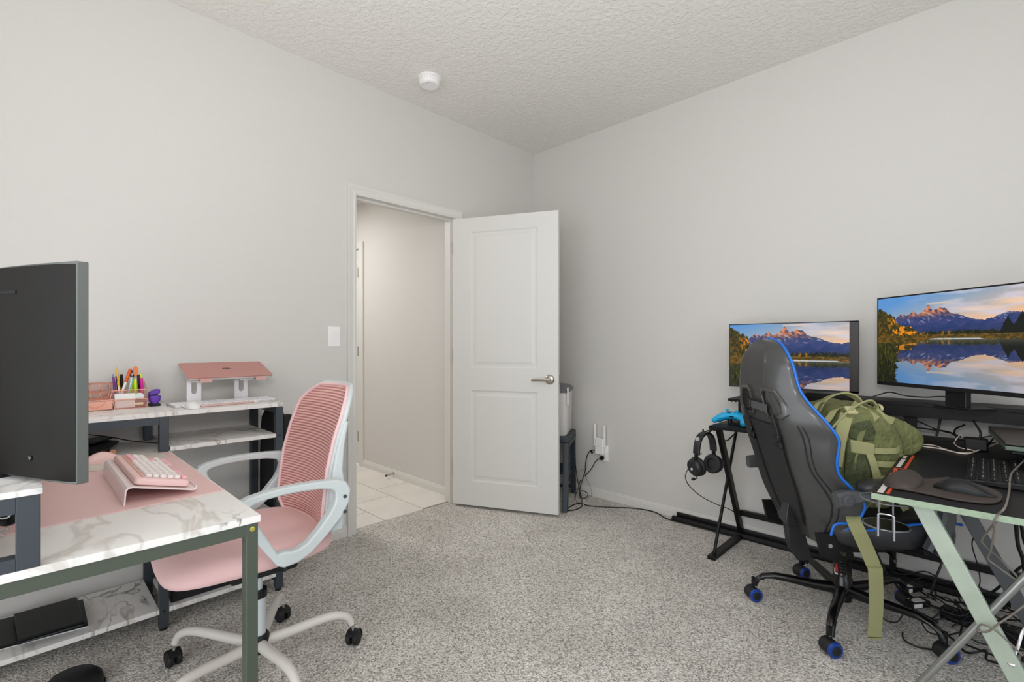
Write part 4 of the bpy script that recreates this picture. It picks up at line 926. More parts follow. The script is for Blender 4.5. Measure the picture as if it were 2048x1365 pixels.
def caster_pink(parent, c, ang):
    d = Vector((math.cos(ang), math.sin(ang), 0)); s = Vector((-d.y, d.x, 0))
    m = MB()
    for k in (-1, 1):
        m.lathe([(0, 0.004), (0.018, 0.004), (0.0245, 0.006), (0.0255, 0.010), (0.0255, 0.018), (0.022, 0.022), (0.020, 0.0225), (0.019, 0.021), (0.009, 0.0225), (0, 0.0225)], c, s * k, 22)
    o = m.build('caster', M_rubber, parent, smooth=40)
    hood = []
    for i in range(9):
        a = -0.35 + (PI * 0.95) * i / 8
        p = c + d * math.cos(a) * 0.0285 + Vector((0, 0, math.sin(a) * 0.0285))
        hood.append([p + s * 0.020, p - s * 0.020, p - s * 0.020 + (p - c) * 0.09, p + s * 0.020 + (p - c) * 0.09])
    MB().loft(hood).build('caster_hood', M_black, parent, smooth=50)
    MB().cyl(c + Vector((0, 0, 0.024)) - d * 0.004, c + Vector((0, 0, 0.062)) - d * 0.004, 0.0065, 10).build('caster_stem', M_chrome, parent, smooth=50)
for wa in (146, 218, 290, 2, 74):
    a = math.radians(wa - 177); d = Vector((math.cos(a), math.sin(a), 0)); o0 = Vector((cx, cy, 0))
    pts = crom([o0 + d * 0.028 + Vector((0, 0, 0.104)), o0 + d * 0.10 + Vector((0, 0, 0.112)), o0 + d * 0.19 + Vector((0, 0, 0.124)), o0 + d * 0.255 + Vector((0, 0, 0.125)), o0 + d * 0.295 + Vector((0, 0, 0.108)), o0 + d * 0.312 + Vector((0, 0, 0.078))], 5)
    lg_ = MB().tube(pts, [0.0195 - 0.0075 * i / (len(pts) - 1) for i in range(len(pts))], 14).build('base_leg', M_legw, pc, smooth=50)
    caster_pink(lg_, o0 + d * 0.318 + Vector((0, 0, 0.0258)), a + 0.9 * (1 if wa in (146, 74) else -0.6))
# ---------------------------------------------------------------- black gaming desk on the right
Z = 0.70
gd = thing('gaming_desk', 'black L-shaped gaming desk along the right-hand wall with slanted metal legs', 'desk', (2.3, -0.4, 0))
def gpart(mb, name, m=None, **k): return mb.build(name, m or M_dsteel, gd, W=True, **k)
WX0, WX1, WY = 2.452, 3.05, -1.288
gpart(MB().box(1.645, WX0 - 0.001, -0.462, -0.022, Z - 0.016, Z), 'tabletop', M_desk, bevel=0.001)
gpart(MB().box(WX0, WX1, WY, -0.022, Z - 0.016, Z), 'tabletop', M_desk, bevel=0.001)
o = gpart(MB().box(WX0 - 0.0005, WX1, WY - 0.0012, WY - 0.0002, Z - 0.0165, Z + 0.0002), 'edge_reflection', M_edgerefl); o['label'] = 'pale green daylight reflection painted along the black edge'  # thin strip added to carry the painted green reflection
# printed red and white stripe along the edge of the wing
M_red = mat('orange_red_print', '#c9401f', 0.4); M_wp = mat('white_print', '#cfc9c4', 0.4)
def dec(x0, x1, y0, y1, white=False):
    o = MB().box(WX0 + x0, WX0 + x1, y0, y1, Z + 0.0001, Z + 0.0006).build('printed_stripe', M_wp if white else M_red, gd, W=True)
    o['label'] = 'white printed stripe' if white else 'orange-red printed stripe'
for q in ((0.010, 0.024, -1.268, -1.10), (0.012, 0.034, -1.045, -0.98), (0.010, 0.022, -0.86, -0.70), (0.010, 0.020, -0.68, -0.63)): dec(*q, True)
for q in ((0.030, 0.038, -1.268, -1.09), (0.012, 0.038, -1.095, -1.083), (0.008, 0.016, -1.09, -0.975), (0.012, 0.034, -0.972, -0.925), (0.008, 0.020, -0.925, -0.885), (0.016, 0.040, -0.895, -0.883), (0.032, 0.040, -0.89, -0.60)): dec(*q)
# left end frame in the plane x = 1.66
gpart(MB().bar((1.66, -0.37, 0.683), (1.66, -0.028, 0.018), 0.022, 0.040), 'leg', M_dsteel, bevel=0.002)
gpart(MB().tube([(1.655, -0.07, 0.683), (1.655, -0.418, 0.018)], 0.0085, 10), 'leg_brace', M_dsteel, smooth=50)
gpart(MB().box(1.640, 1.680, -0.470, -0.020, 0.0, 0.020), 'foot_bar', M_dsteel, bevel=0.002)
gpart(MB().box(1.645, 1.675, -0.45, -0.03, Z - 0.026, Z - 0.016), 'top_bar', M_dsteel)
gpart(MB().tube([(1.66, -0.305, 0.600), (1.655, -0.235, 0.590), (1.655, -0.125, 0.612)], 0.004, 8), 'hook', M_dsteel)
gpart(MB().tube(crom([(1.645, -0.40, 0.684), (1.632, -0.415, 0.66), (1.610, -0.43, 0.652), (1.600, -0.43, 0.672)], 4), 0.0042, 8), 'headset_hook', M_dsteel, smooth=50)
gpart(MB().tube([(1.66, -0.41, 0.682), (1.608, -0.424, 0.658)], 0.003, 8), 'headset_hook', M_dsteel)
# wing end frames (y = const); near leg coloured as black steel reflecting daylight
for yy, m, f in ((-1.238, M_legrefl, 1), (-0.585, mat('dark_grey_leg', '#4d5053', 0.45, 0.2), 0)):
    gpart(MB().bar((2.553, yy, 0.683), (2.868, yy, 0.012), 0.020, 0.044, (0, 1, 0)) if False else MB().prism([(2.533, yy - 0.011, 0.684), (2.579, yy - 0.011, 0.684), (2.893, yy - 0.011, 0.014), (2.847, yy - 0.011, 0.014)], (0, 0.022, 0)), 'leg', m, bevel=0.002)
    if f:
        gpart(MB().tube([(2.463, yy + 0.004, 0.012), (2.835, yy + 0.004, 0.684)], 0.0095, 12), 'leg_brace', mat('bright_steel', '#9a9c9a', 0.3, 0.8), smooth=50)
        gpart(MB().box(2.44, 2.92, yy - 0.016, yy + 0.016, 0, 0.014), 'foot_bar', m, bevel=0.002)
        gpart(MB().box(2.50, 2.90, yy - 0.012, yy + 0.012, Z - 0.024, Z - 0.016), 'top_bar', m)
q = P(1786, 1140, y=-0.06)
gpart(MB().box(q.x - 0.012, q.x + 0.012, -0.075, -0.05, 0, Z - 0.016), 'post', M_dsteel)
gpart(MB().box(1.66, 3.0, -0.052, -0.030, 0.128, 0.158), 'rear_rail', M_dsteel)
# cup holder under the corner
ch = P(1772, 1012, d=1.36); zc_ = ch.z - 0.002
cz1, cz0 = 0.668, 0.592
ccx, ccy = 2.475, -1.205
cm = mat('dark_wire', '#77797c', 0.35, 0.5)
def ring(z, r, n=28): return [(ccx + r * math.cos(2 * PI * k / n), ccy + r * math.sin(2 * PI * k / n), z) for k in range(n)]
gpart(MB().tube(ring(cz1, 0.062), 0.0026, 8, cyc=True), 'cup_holder_ring', cm, smooth=60); gpart(MB().tube(ring(cz0, 0.056), 0.0026, 8, cyc=True), 'cup_holder_ring', cm, smooth=60)
gpart(MB().lathe([(0, 0), (0.054, 0), (0.054, 0.002), (0, 0.002)], (ccx, ccy, cz0 - 0.001), (0, 0, 1), 28), 'cup_holder_base', M_dsteel)
ub = Vector((ray(1772, 1040).x, ray(1772, 1040).y, 0)).normalized(); us = Vector((-ub.y, ub.x, 0)) * -1
cc = Vector((ccx, ccy, 0)) - ub * 0.060
for k in (-1, 1):
    gpart(MB().tube([cc + us * 0.016 * k + Vector((0, 0, 0.684)), cc + us * 0.016 * k + Vector((0, 0, cz0))], 0.0024, 8), 'cup_holder_wire', cm, smooth=60)
cc2 = cc - ub * 0.006
gpart(MB().tube(crom([cc2 - us * 0.018 + Vector((0, 0, 0.575)), cc2 - us * 0.018 + Vector((0, 0, 0.628)), cc2 - us * 0.014 + Vector((0, 0, 0.640)), cc2 + us * 0.014 + Vector((0, 0, 0.640)), cc2 + us * 0.018 + Vector((0, 0, 0.628)), cc2 + us * 0.018 + Vector((0, 0, 0.570))], 4), 0.0028, 8), 'cup_holder_clip', M_chrome, smooth=60)

# monitor riser
rs = thing('monitor_riser', 'long black shelf raised above the gaming desk, carrying both monitors', 'shelf', (2.3, -0.12, Z))
def rpart(mb, name, m=None, **k): return mb.build(name, m or M_desk, rs, W=True, **k)
rpart(MB().box(1.65, 2.0, -0.212, -0.03, 0.810, 0.824), 'side_shelf', bevel=0.001)
rpart(MB().box(2.0, 3.05, -0.215, -0.03, 0.852, 0.868), 'shelf_board', bevel=0.001)
rpart(MB().box(2.0, 3.05, -0.215, -0.200, 0.803, 0.852), 'front_panel', bevel=0.001)
rpart(MB().box(2.0, 2.016, -0.2, -0.03, 0.803, 0.852), 'end_panel')
q1 = P(1820, 840, y=-0.19)
for x in (1.72, q1.x, 2.98):
    rpart(MB().box(x - 0.022, x + 0.022, -0.19, -0.15, Z, 0.812), 'leg', M_dsteel)
for k in range(3):
    rpart(MB().box(1.665 + k * 0.02, 1.672 + k * 0.02, -0.208, -0.2, 0.805, 0.811), 'cable_clip', M_dsteel)

# landscape picture for the two screens
def landscape(w_, h_, zoom):
    X, Y = np.meshgrid((np.arange(w_) + 0.5) / w_, (np.arange(h_) + 0.5) / h_)
    if zoom: X, Y = (X + 0.01) / 1.22, (Y + 0.127) / 1.42
    rng = np.random.RandomState(3)
    def noise(xx, yy, f, seed):
        r = np.random.RandomState(seed); g = r.rand(97, 97)
        a, b = xx * f, yy * f
        i, j = np.floor(a).astype(int), np.floor(b).astype(int); u, v_ = a - i, b - j
        u, v_ = u * u * (3 - 2 * u), v_ * v_ * (3 - 2 * v_)
        gg = lambda p, q_: g[p % 97, q_ % 97]
        return (gg(i, j) * (1 - u) + gg(i + 1, j) * u) * (1 - v_) + (gg(i, j + 1) * (1 - u) + gg(i + 1, j + 1) * u) * v_
    def fbm(xx, yy, f, seed, o=4): return sum(noise(xx, yy, f * 2 ** k, seed + k) * 0.5 ** (k + 1) for k in range(o)) / (1 - 0.5 ** o)
    hexc = lambda s_: np.array([int(s_[i:i + 2], 16) / 255 for i in (0, 2, 4)])
    def mixc(a, b, t): t = np.clip(t, 0, 1)[..., None]; return a * (1 - t) + b * t
    rx = np.array([0, .10, .153, .205, .242, .30, .335, .374, .395, .416, .447, .475, .505, .535, .563, .60, .647, .69, .73, .795, .83, .858, .93, 1.0])
    ry = np.array([.34, .31, .255, .191, .229, .177, .215, .186, .15, .121, .186, .172, .158, .165, .2135, .235, .252, .285, .303, .31, .295, .268, .24, .2585])
    def sky(x, y):
        c = mixc(hexc('6f9fd0'), hexc('f3c9a4'), (y / 0.33) ** 1.1 * 0.6 + x * 0.75 - 0.22)
        c = mixc(c, hexc('d8d3de'), np.clip((fbm(x * 1.2 + y * 0.8, y * 4, 5, 11) - 0.42) * 3.2, 0, 0.8) * np.clip(x * 1.6 - 0.3, 0, 1))
        return mixc(c, hexc('fbd9bd'), np.clip((fbm(x, y * 5, 4, 21) - 0.5) * 2.5, 0, 0.6) * (x > 0.4) * (y > .1))
    def scene_up(x, y):
        c = sky(x, y)
        ridge = np.interp(x, rx, ry) + (fbm(x, x * 0, 60, 31) - 0.5) * 0.022
        hgt = np.clip((0.42 - y) / 0.30, 0, 1)
        n = fbm(x + y * 0.5, y * 1.4, 22, 41); n2 = fbm(x * 1.5 - y, y, 40, 51)
        m = mixc(hexc('2f4678'), hexc('5d5a80'), n * 1.6 - 0.4)
        m = mixc(m, hexc('e08c58'), np.clip((hgt - 0.50) * 4.0, 0, 1) * np.clip((n2 - 0.30) * 4.5, 0, 0.95))
        m = mixc(m, hexc('c6c2d2'), np.clip((n2 - 0.60) * 8, 0, 1) * 0.6 * (hgt > 0.35))
        m = mixc(m, hexc('27365c'), np.clip((y - 0.34) * 7, 0, 0.7))
        c = np.where((y > ridge)[..., None], m, c)
        t = 0.415 + (fbm(x, x * 0, 90, 61) - 0.5) * 0.045
        tr = mixc(hexc('141d12'), hexc('3f4018'), fbm(x, y, 70, 71) * 1.8 - 0.5)
        tr = mixc(tr, hexc('b07c24'), np.clip((fbm(x * 1.3, y * 0.6, 34, 81) - 0.52) * 6, 0, 0.9) * (x < 0.62))
        c = np.where((y > t)[..., None] & (x > .28)[..., None], tr, c)
        tl = np.interp(x, [0, .02, .07, .10, .14, .17, .22, .28, .31, .34], [.15, .13, .16, .20, .22, .31, .33, .36, .40, .44]) + (fbm(x, x * 0, 55, 91) - 0.5) * 0.07
        le = mixc(hexc('2c2f14'), hexc('6b5a1c'), fbm(x * 1.5, y * 0.7, 60, 101) * 2.2 - 0.7)
        le = mixc(le, hexc('dd9426'), np.clip((fbm(x * 1.6, y * 0.8, 42, 111) - 0.47) * 7, 0, 1) * np.clip((x - 0.03) * 9, 0.25, 1) * (y > 0.24))
        c = np.where((y > tl)[..., None] & (x < .34)[..., None], le, c)
        pr = np.minimum(0.28 + np.abs(x - 0.915) * 3.2, 0.24 + np.abs(x - 0.99) * 3.0) + (fbm(x, y, 70, 121) - 0.5) * 0.05
        c = np.where((y > pr)[..., None], hexc('10180f') + 0 * c, c)
        return c
    up = scene_up(X, Y)
    wl = 0.482
    yr = 2 * wl - Y
    refl = scene_up(X + (fbm(X, Y * 4, 30, 131) - 0.5) * 0.006, np.clip(yr, 0, 1) )
    refl = refl * 0.86 + 0.02
    mist = np.clip(1 - (Y - wl) / 0.09, 0, 1) * 0.55
    refl = mixc(refl, hexc('9b948c'), mist)
    refl = mixc(refl, hexc('d7d9de'), np.clip(1 - np.abs(Y - wl - 0.012) / 0.012, 0, 1) * (X > 0.42) * (X < .95))
    img = np.where((Y > wl)[..., None], refl, up)
    bank = np.interp(X, [0, .13, .30, .42, .46, .74, .78, 1.0], [.60, .57, .54, .50, .482, .482, .50, .505])
    gr = mixc(hexc('3c3a15'), hexc('86662a'), fbm(X * 2, Y * 2, 30, 141) * 2 - 0.5)
    img = np.where(((Y > 0.445) & (Y < bank + (fbm(X, X * 0, 60, 151) - .5) * 0.012))[..., None], gr, img)
    reed = 0.165 + (fbm(Y, Y * 0, 40, 161) - 0.5) * 0.06 + (fbm(X * 3, Y, 60, 171) - .5) * 0.03
    rd = mixc(hexc('15190b'), hexc('5a5a20'), fbm(X * 5, Y * 0.8, 40, 181) * 2.2 - 0.6 - np.clip((Y - .7) * 1.5, 0, .5))
    img = np.where(((Y > 0.54) & (X < reed))[..., None], rd, img)
    img = np.clip(img, 0, 1) ** 1.18; g_ = img.mean(-1, keepdims=True)
    return np.clip(g_ + (img - g_) * 1.12, 0, 1)
def screen_mat(name, w_, h_, zoom):
    px = landscape(w_, h_, zoom); im = bpy.data.images.new(name, w_, h_)
    buf = np.ones((h_, w_, 4), np.float32); buf[..., :3] = px[::-1]
    im.pixels.foreach_set(buf.ravel()); im.update(); im.pack()
    m = bpy.data.materials.new(name); m.use_nodes = True; nt = m.node_tree; b = nt.nodes['Principled BSDF']
    t = nt.nodes.new('ShaderNodeTexImage'); t.image = im
    b.inputs['Base Color'].default_value = (0.01, 0.01, 0.01, 1); b.inputs['Roughness'].default_value = 0.35; b.inputs['Specular IOR Level'].default_value = 0.2
    nt.links.new(t.outputs['Color'], b.inputs['Emission Color']); b.inputs['Emission Strength'].default_value = 1.0 / 2 ** EXPO
    return m
def flat_screen(parent, x0, x1, z0, z1, y, m):
    me = bpy.data.meshes.new('screen')
    me.from_pydata([(x0, y, z0), (x1, y, z0), (x1, y, z1), (x0, y, z1)], [], [(0, 1, 2, 3)])
    uv = me.uv_layers.new(); 
    for i, c in enumerate(((0, 0), (1, 0), (1, 1), (0, 1))): uv.data[i].uv = c
    me.materials.append(m); o = bpy.data.objects.new('screen', me); C.objects.link(o); o.parent = parent; return o
m1 = thing('computer_monitor', 'smaller monitor on the left of the riser, partly behind the gaming chair', 'monitor', (1.654, -0.2, 0.824))
b0 = 0.891 - 0.824; b1 = 1.240 - 0.824; W1 = 0.598
MB().box(0, W1, 0.0, 0.022, b0, b1).build('housing', M_black, m1, bevel=0.002)
MB().box(0.06, W1 - 0.06, 0.022, 0.045, b0 + 0.05, b1 - 0.05).build('rear_cover', M_black, m1, bevel=0.008)
fr_ = MB().box(0, W1, -0.0015, 0.0, b1 - 0.005, b1).box(0, W1, -0.0015, 0, b0, b0 + 0.010).box(0, 0.004, -0.0015, 0, b0, b1).box(W1 - 0.036, W1, -0.0015, 0, b0, b1)
fr_.build('bezel', mat('bezel_brown_black', '#26221f', 0.45), m1)
flat_screen(m1, 0.004, W1 - 0.036, b0 + 0.010, b1 - 0.005, -0.0006, screen_mat('lake_picture', 560, 330, True))
MB().box(W1 / 2 - 0.03, W1 / 2 + 0.03, 0.045, 0.065, 0.008, b0 + 0.15).build('stand_neck', M_black, m1, bevel=0.003)
MB().box(W1 / 2 - 0.10, W1 / 2 + 0.045, 0.012, 0.16, 0.0, 0.008).build('stand_base', M_black, m1, bevel=0.003)
L2, R2 = Vector((2.318, -0.15)), Vector((2.786, -0.556)); dv = (R2 - L2); W2 = dv.length
m2 = thing('computer_monitor', 'larger monitor on the right of the riser showing mountains mirrored in a lake', 'monitor', (L2.x, L2.y, 0.868), math.degrees(math.atan2(dv.y, dv.x)))
b0 = 0.938 - 0.868; b1 = 1.345 - 0.868
MB().box(0, W2, 0.0, 0.02, b0, b1).build('housing', M_black, m2, bevel=0.003)
MB().box(0.05, W2 - 0.05, 0.02, 0.045, b0 + 0.06, b1 - 0.06).build('rear_cover', M_black, m2, bevel=0.008)
MB().box(0, W2, -0.0015, 0, b1 - 0.006, b1).box(0, W2, -0.0015, 0, b0, b0 + 0.017).box(0, 0.005, -0.0015, 0, b0, b1).box(W2 - 0.005, W2, -0.0015, 0, b0, b1).build('bezel', M_black, m2)
flat_screen(m2, 0.005, W2 - 0.005, b0 + 0.017, b1 - 0.006, -0.0006, screen_mat('lake_picture_wide', 640, 400, False))
MB().box(0.30, 0.385, 0.03, 0.055, -0.002, b0 + 0.2).build('stand_neck', M_black, m2, bevel=0.003)
MB().box(0.27, 0.42, 0.010, 0.13, 0.0, 0.007).build('stand_base', M_black, m2, bevel=0.002)

# game controller
gc = thing('game_controller', 'bright blue game controller on the left end of the black desk', 'game controller', (1.725, -0.335, Z), -8)
M_cy = mat('cyan_plastic', '#19a4d6', 0.42)
rings = []
for i in range(25):
    t = -1 + 2 * i / 24; x = t * 0.076
    yc = 0.012 - 0.055 * abs(t) ** 3.2; hy = 0.034 * (1 - 0.30 * abs(t) ** 3); zc0 = 0.046 - 0.030 * abs(t) ** 2.6; hz = 0.021 * (1 - 0.12 * abs(t) ** 4)
    if i in (0, 24): hy *= 0.35; hz *= 0.35
    if i in (1, 23): hy *= 0.8; hz *= 0.8
    rings.append([Vector((x, yc + hy * math.cos(2 * PI * k / 16), zc0 + hz * math.sin(2 * PI * k / 16))) for k in range(16)])
MB().loft(rings).build('shell', M_cy, gc, smooth=60)
for s in (-1, 1):
    MB().tube(crom([(s * 0.052, 0.005, 0.044), (s * 0.066, -0.020, 0.034), (s * 0.077, -0.048, 0.020), (s * 0.079, -0.060, 0.014)], 4), [0.018, 0.0178, 0.0176, 0.0172, 0.017, 0.0168, 0.0165, 0.016, 0.0155, 0.015, 0.0145, 0.013, 0.010], 12).build('grip', M_cy, gc, smooth=60)
for x, y in ((-0.045, 0.018), (0.022, -0.006)):
    MB().lathe([(0.005, 0), (0.005, 0.012), (0.0095, 0.014), (0.0095, 0.018), (0.007, 0.0185), (0, 0.017)], (x, y, 0.058), (0, 0, 1), 16).build('thumb_stick', M_cy, gc, smooth=40)
MB().box(-0.012, 0.012, -0.0225, -0.018, 0.040, 0.047).build('port', M_black, gc)
MB().lathe([(0.012, 0), (0.012, 0.003), (0.011, 0.004), (0, 0.004)], (-0.022, -0.004, 0.062), (0, 0, 1), 16).build('direction_pad', M_black, gc)
MB().tube([(-0.03, 0.02, 0.0), (-0.03, 0.02, 0.03)], 0.012, 10).build('charging_dock', M_black, gc)
MB().box(0.0, 0.05, -0.005, 0.03, 0.0, 0.012).build('dock_base', M_black, gc)

# headset hanging on the hook
hs = thing('headset', 'black over-ear headset hanging from the hook at the desk end', 'headset', (1.612, -0.430, 0.645), 77)
hs.scale = (1.13, 1.13, 1.13)
# local: x = ear axis direction, z up, band hangs from the origin
M_hs = mat('headset_plastic', '#1b1b1e', 0.45)
bandp = crom([(-0.064, 0, -0.085), (-0.058, 0, -0.045), (-0.038, 0, -0.008), (0.0, 0, 0.006), (0.038, 0, -0.008), (0.058, 0, -0.045), (0.064, 0, -0.085)], 5)
MB().tube(bandp, 0.018, 10, flat=0.36, up=(0, 1, 0)).build('headband', M_hs, hs, smooth=60) if False else MB().ribbon(bandp, (0, 1, 0), 0.034, 0.013).build('headband', M_hs, hs, bevel=0.004)
for s in (-1, 1):
    MB().bar((s * 0.064, 0, -0.08), (s * 0.070, 0, -0.125), 0.012, 0.016).build('slider', M_black, hs, bevel=0.002)
    cc_ = Vector((s * 0.066, -0.004 * s, -0.148))
    ec = MB().lathe([(0, 0.020), (0.020, 0.021), (0.031, 0.019), (0.040, 0.012), (0.043, 0.0), (0.042, -0.006), (0, -0.006)], cc_, (s, 0.15, -0.25), 24).build('ear_cup', M_hs, hs, smooth=40)
    MB().lathe([(0.040, -0.006), (0.045, -0.010), (0.046, -0.020), (0.040, -0.028), (0.026, -0.028), (0.022, -0.018), (0, -0.016)], cc_, (s, 0.15, -0.25), 24).build('ear_cushion', M_lea2, hs, smooth=50)
    MB().ringplate([cc_ + Vector((0.0225 * s, 0.006 * math.cos(a) + .003, 0.006 * math.sin(a) - .0055)) for a in [2 * PI * k / 12 for k in range(12)]], [cc_ + Vector((0.0225 * s, 0.003 * math.cos(a) + .003, 0.003 * math.sin(a) - .0055)) for a in [2 * PI * k / 12 for k in range(12)]], (0.0012 * s, 0, 0)).build('logo_mark', mat('white_mark', '#d5d5d8', 0.4), ec)
mk = MB()
ctr = Vector((-0.034, -0.0175, -0.008))
n_ = Vector((-0.6, 0, 0.8))
for r0, r1 in ((0.010, 0.0078), (0.0052, 0.003)):
    mk.ringplate([Vector((-0.050, 0, -0.020)) + Vector((-0.0055, 0, 0.003)) + Vector((0.55 * r0 * math.cos(a), 0, 0.83 * r0 * math.cos(a))) + Vector((0, r0 * math.sin(a), 0)) for a in [2 * PI * k / 18 for k in range(18)]],
                 [Vector((-0.050, 0, -0.020)) + Vector((-0.0055, 0, 0.003)) + Vector((0.55 * r1 * math.cos(a), 0, 0.83 * r1 * math.cos(a))) + Vector((0, r1 * math.sin(a), 0)) for a in [2 * PI * k / 18 for k in range(18)]], (-0.0012, 0, 0.0007))
mk.build('logo_mark', mat('white_mark', '#d5d5d8', 0.4), hs)
MB().tube(crom([(-0.070, -0.01, -0.180), (-0.088, -0.02, -0.188), (-0.110, -0.03, -0.188), (-0.128, -0.035, -0.184)], 4), 0.0022, 6).build('microphone_boom', M_black, hs, smooth=60)
MB().lathe([(0, 0), (0.006, 0.002), (0.007, 0.008), (0.005, 0.016), (0, 0.018)], (-0.126, -0.035, -0.184), (-1, 0, 0.1), 12).build('microphone', M_black, hs, smooth=60)
cable('headset_cable', [P(1403, 907, x=1.60), P(1388, 921, x=1.60), P(1374, 943, x=1.60), P(1371, 957, x=1.60), P(1380, 974, x=1.60), P(1402, 993, x=1.60), P(1430, 1008, x=1.61), P(1456, 1018, x=1.63), P(1472, 1027, x=1.66)], 0.0024, M_cable, 'thin black cable looping from the hanging headset to the desk leg', 'cable')

# black strips along the skirting
o = MB().prism([(1.262, -0.017, 0), (1.262, -0.034, 0), (1.262, -0.034, 0.036), (1.262, -0.030, 0.046), (1.262, -0.021, 0.046), (1.262, -0.017, 0.036)], (1.5, 0, 0)).build('floor_strip', M_dsteel)
tag(o, 'tall black strip lying along the skirting below the headset, nearest the wall', 'strip')
o = MB().prism([(1.245, -0.037, 0), (1.245, -0.072, 0), (1.245, -0.072, 0.010), (1.245, -0.062, 0.026), (1.245, -0.045, 0.026), (1.245, -0.040, 0.018)], (1.5, 0, 0)).build('floor_strip', M_dsteel)
tag(o, 'low black strip on the carpet in front of the taller black strip', 'strip')

# mouse pad with wrist rest, mouse, keyboard, laptop on stand
zz = Z + 0.0008
ol_ = [(1767, 968), (1778, 956), (1800, 949), (1826, 949), (1842, 957), (1856, 962), (1885, 959), (1930, 966), (1972, 977), (1998, 988), (2005, 999), (1994, 1008), (1965, 1009), (1915, 1003), (1865, 993), (1815, 983), (1780, 977)]
pts = [P(a, b, z=zz) for a, b in ol_]
mp_ = thing('mouse_pad', 'dark brown mouse pad with a raised wrist rest on the black desk', 'mouse pad', tuple(P(1880, 980, z=Z)))
sm_ = crom(pts, 4, True)
M_brn = mat('dark_brown_rubber', '#3a302b', 0.6, bump=(500, 0.1, 0.0006))
MB().prism(sm_, (0, 0, 0.006)).build('pad', M_brn, mp_, W=True, bevel=0.002)
wr = [P(a, b, z=zz) for a, b in [(1769, 968), (1779, 957), (1800, 950), (1826, 950), (1843, 960), (1848, 970), (1838, 981), (1815, 983), (1782, 977)]]
wr = crom(wr, 4, True); cwr = sum(wr, Vector()) / len(wr)
MB().loft([[cwr + (p - cwr) * s + Vector((0, 0, h)) for p in wr] for s, h in ((0.98, 0.006), (0.95, 0.013), (0.82, 0.020), (0.55, 0.024), (0.2, 0.025))]).build('wrist_rest', M_brn, mp_, W=True, smooth=60)
a0, a1 = P(1868, 975, z=Z + .008), P(1985, 995, z=Z + .008)
md = (a1 - a0); mm_ = thing('computer_mouse', 'long black computer mouse on the dark mouse pad', 'mouse', tuple((a0 + a1) / 2 + Vector((0.004, 0.012, -0.001))), math.degrees(math.atan2(md.y, md.x)) + 90)
mouse_mesh(0.132, 0.068, 0.036, 0.35).xf(Matrix.Rotation(PI, 4, 'Z')).build('shell', M_black, mm_, smooth=50)
MB().lathe([(0, -0.004), (0.009, -0.004), (0.009, 0.004), (0, 0.004)], (0, 0.036, 0.026), (1, 0, 0), 12).build('scroll_wheel', M_rubber, mm_)
kx0, kx1, ky0, ky1 = 2.640, 2.800, -0.965, -0.590
bk_ = thing('keyboard', 'black backlit keyboard on the wing of the black desk', 'keyboard', ((kx0 + kx1) / 2, (ky0 + ky1) / 2, Z))
MB().add([(kx0, ky0, Z), (kx1, ky0, Z), (kx1, ky1, Z), (kx0, ky1, Z), (kx0, ky0, Z + 0.012), (kx1, ky0, Z + 0.022), (kx1, ky1, Z + 0.022), (kx0, ky1, Z + 0.012)], [(0, 3, 2, 1), (4, 5, 6, 7), (0, 1, 5, 4), (1, 2, 6, 5), (2, 3, 7, 6), (3, 0, 4, 7)]).build('case', M_black, bk_, W=True, bevel=0.003)
km = None; M_kmark = mat('key_mark', '#c9c4b5', 0.5)
for r_ in range(6):
    for c_ in range(18):
        if km is None:
            o = MB().loft([[Vector((p.x, p.y, z)) for p in rrect(0, 0, h_, h_, 0.002, 2)] for z, h_ in ((0, 0.0094), (0.003, 0.0090), (0.0042, 0.0084))]).build('key', mat('dark_key', '#0e0e0f', 0.6, spec=0.2), bk_, smooth=30); km = o.data; bpy.data.objects.remove(o)
            o = MB().box(-0.0015, 0.0012, -0.0012, 0.0012, 0.0043, 0.0046).build('legend', M_kmark, bk_); kl = o.data; bpy.data.objects.remove(o)
        x = kx0 + 0.014 + r_ * 0.0255; y = ky0 + 0.016 + c_ * 0.0202
        o = bpy.data.objects.new('key', km); C.objects.link(o); o.parent = bk_
        o.matrix_local = Matrix.Translation(Vector((x, y, Z + 0.0125 + (x - kx0) / (kx1 - kx0) * 0.010)) - bk_.location)
        if (r_ * 7 + c_ * 3) % 4 != 0:
            o2 = bpy.data.objects.new('legend', kl); C.objects.link(o2); o2.parent = o
lx_ = thing('laptop', 'closed dark laptop on a raised stand at the right picture edge', 'laptop', (2.88, -0.43, 0.748))
poly = [Vector((2.732, -0.655, 0)), Vector((3.04, -0.655, 0)), Vector((3.04, -0.235, 0)), Vector((2.692, -0.235, 0))]
MB().prism([p + Vector((0, 0, 0.785)) for p in poly], (0, 0, 0.009)).build('lid', mat('dark_taupe', '#3a3530', 0.45), lx_, W=True, bevel=0.002)
MB().prism([p + Vector((0, 0, 0.766)) for p in poly], (0, 0, 0.016)).build('base', mat('dark_green_grey', '#5b6a5c', 0.4, 0.2), lx_, W=True, bevel=0.003)
lsd = thing('laptop_stand', 'dark stand lifting the closed laptop above the black desk', 'laptop stand', (2.88, -0.43, Z))
MB().box(2.745, 3.03, -0.63, -0.26, 0.750, 0.765).build('tray', M_black, lsd, W=True, bevel=0.004)
for x in (2.80, 2.98):
    MB().bar((x, -0.30, Z + 0.004), (x, -0.55, 0.752), 0.03, 0.006).build('strut', M_black, lsd, W=True)
MB().box(2.77, 3.01, -0.56, -0.28, Z + 0.0005, Z + 0.006).build('base_plate', M_black, lsd, W=True)
ad = thing('power_adapter', 'black power adapter on the black desk below the riser', 'adapter', tuple(P(1955, 900, z=Z)))
q = P(1952, 903, z=Z)
MB().box(q.x - 0.035, q.x + 0.035, q.y, q.y + 0.06, Z + 0.0005, Z + 0.048).build('body', M_black, ad, W=True, bevel=0.006)
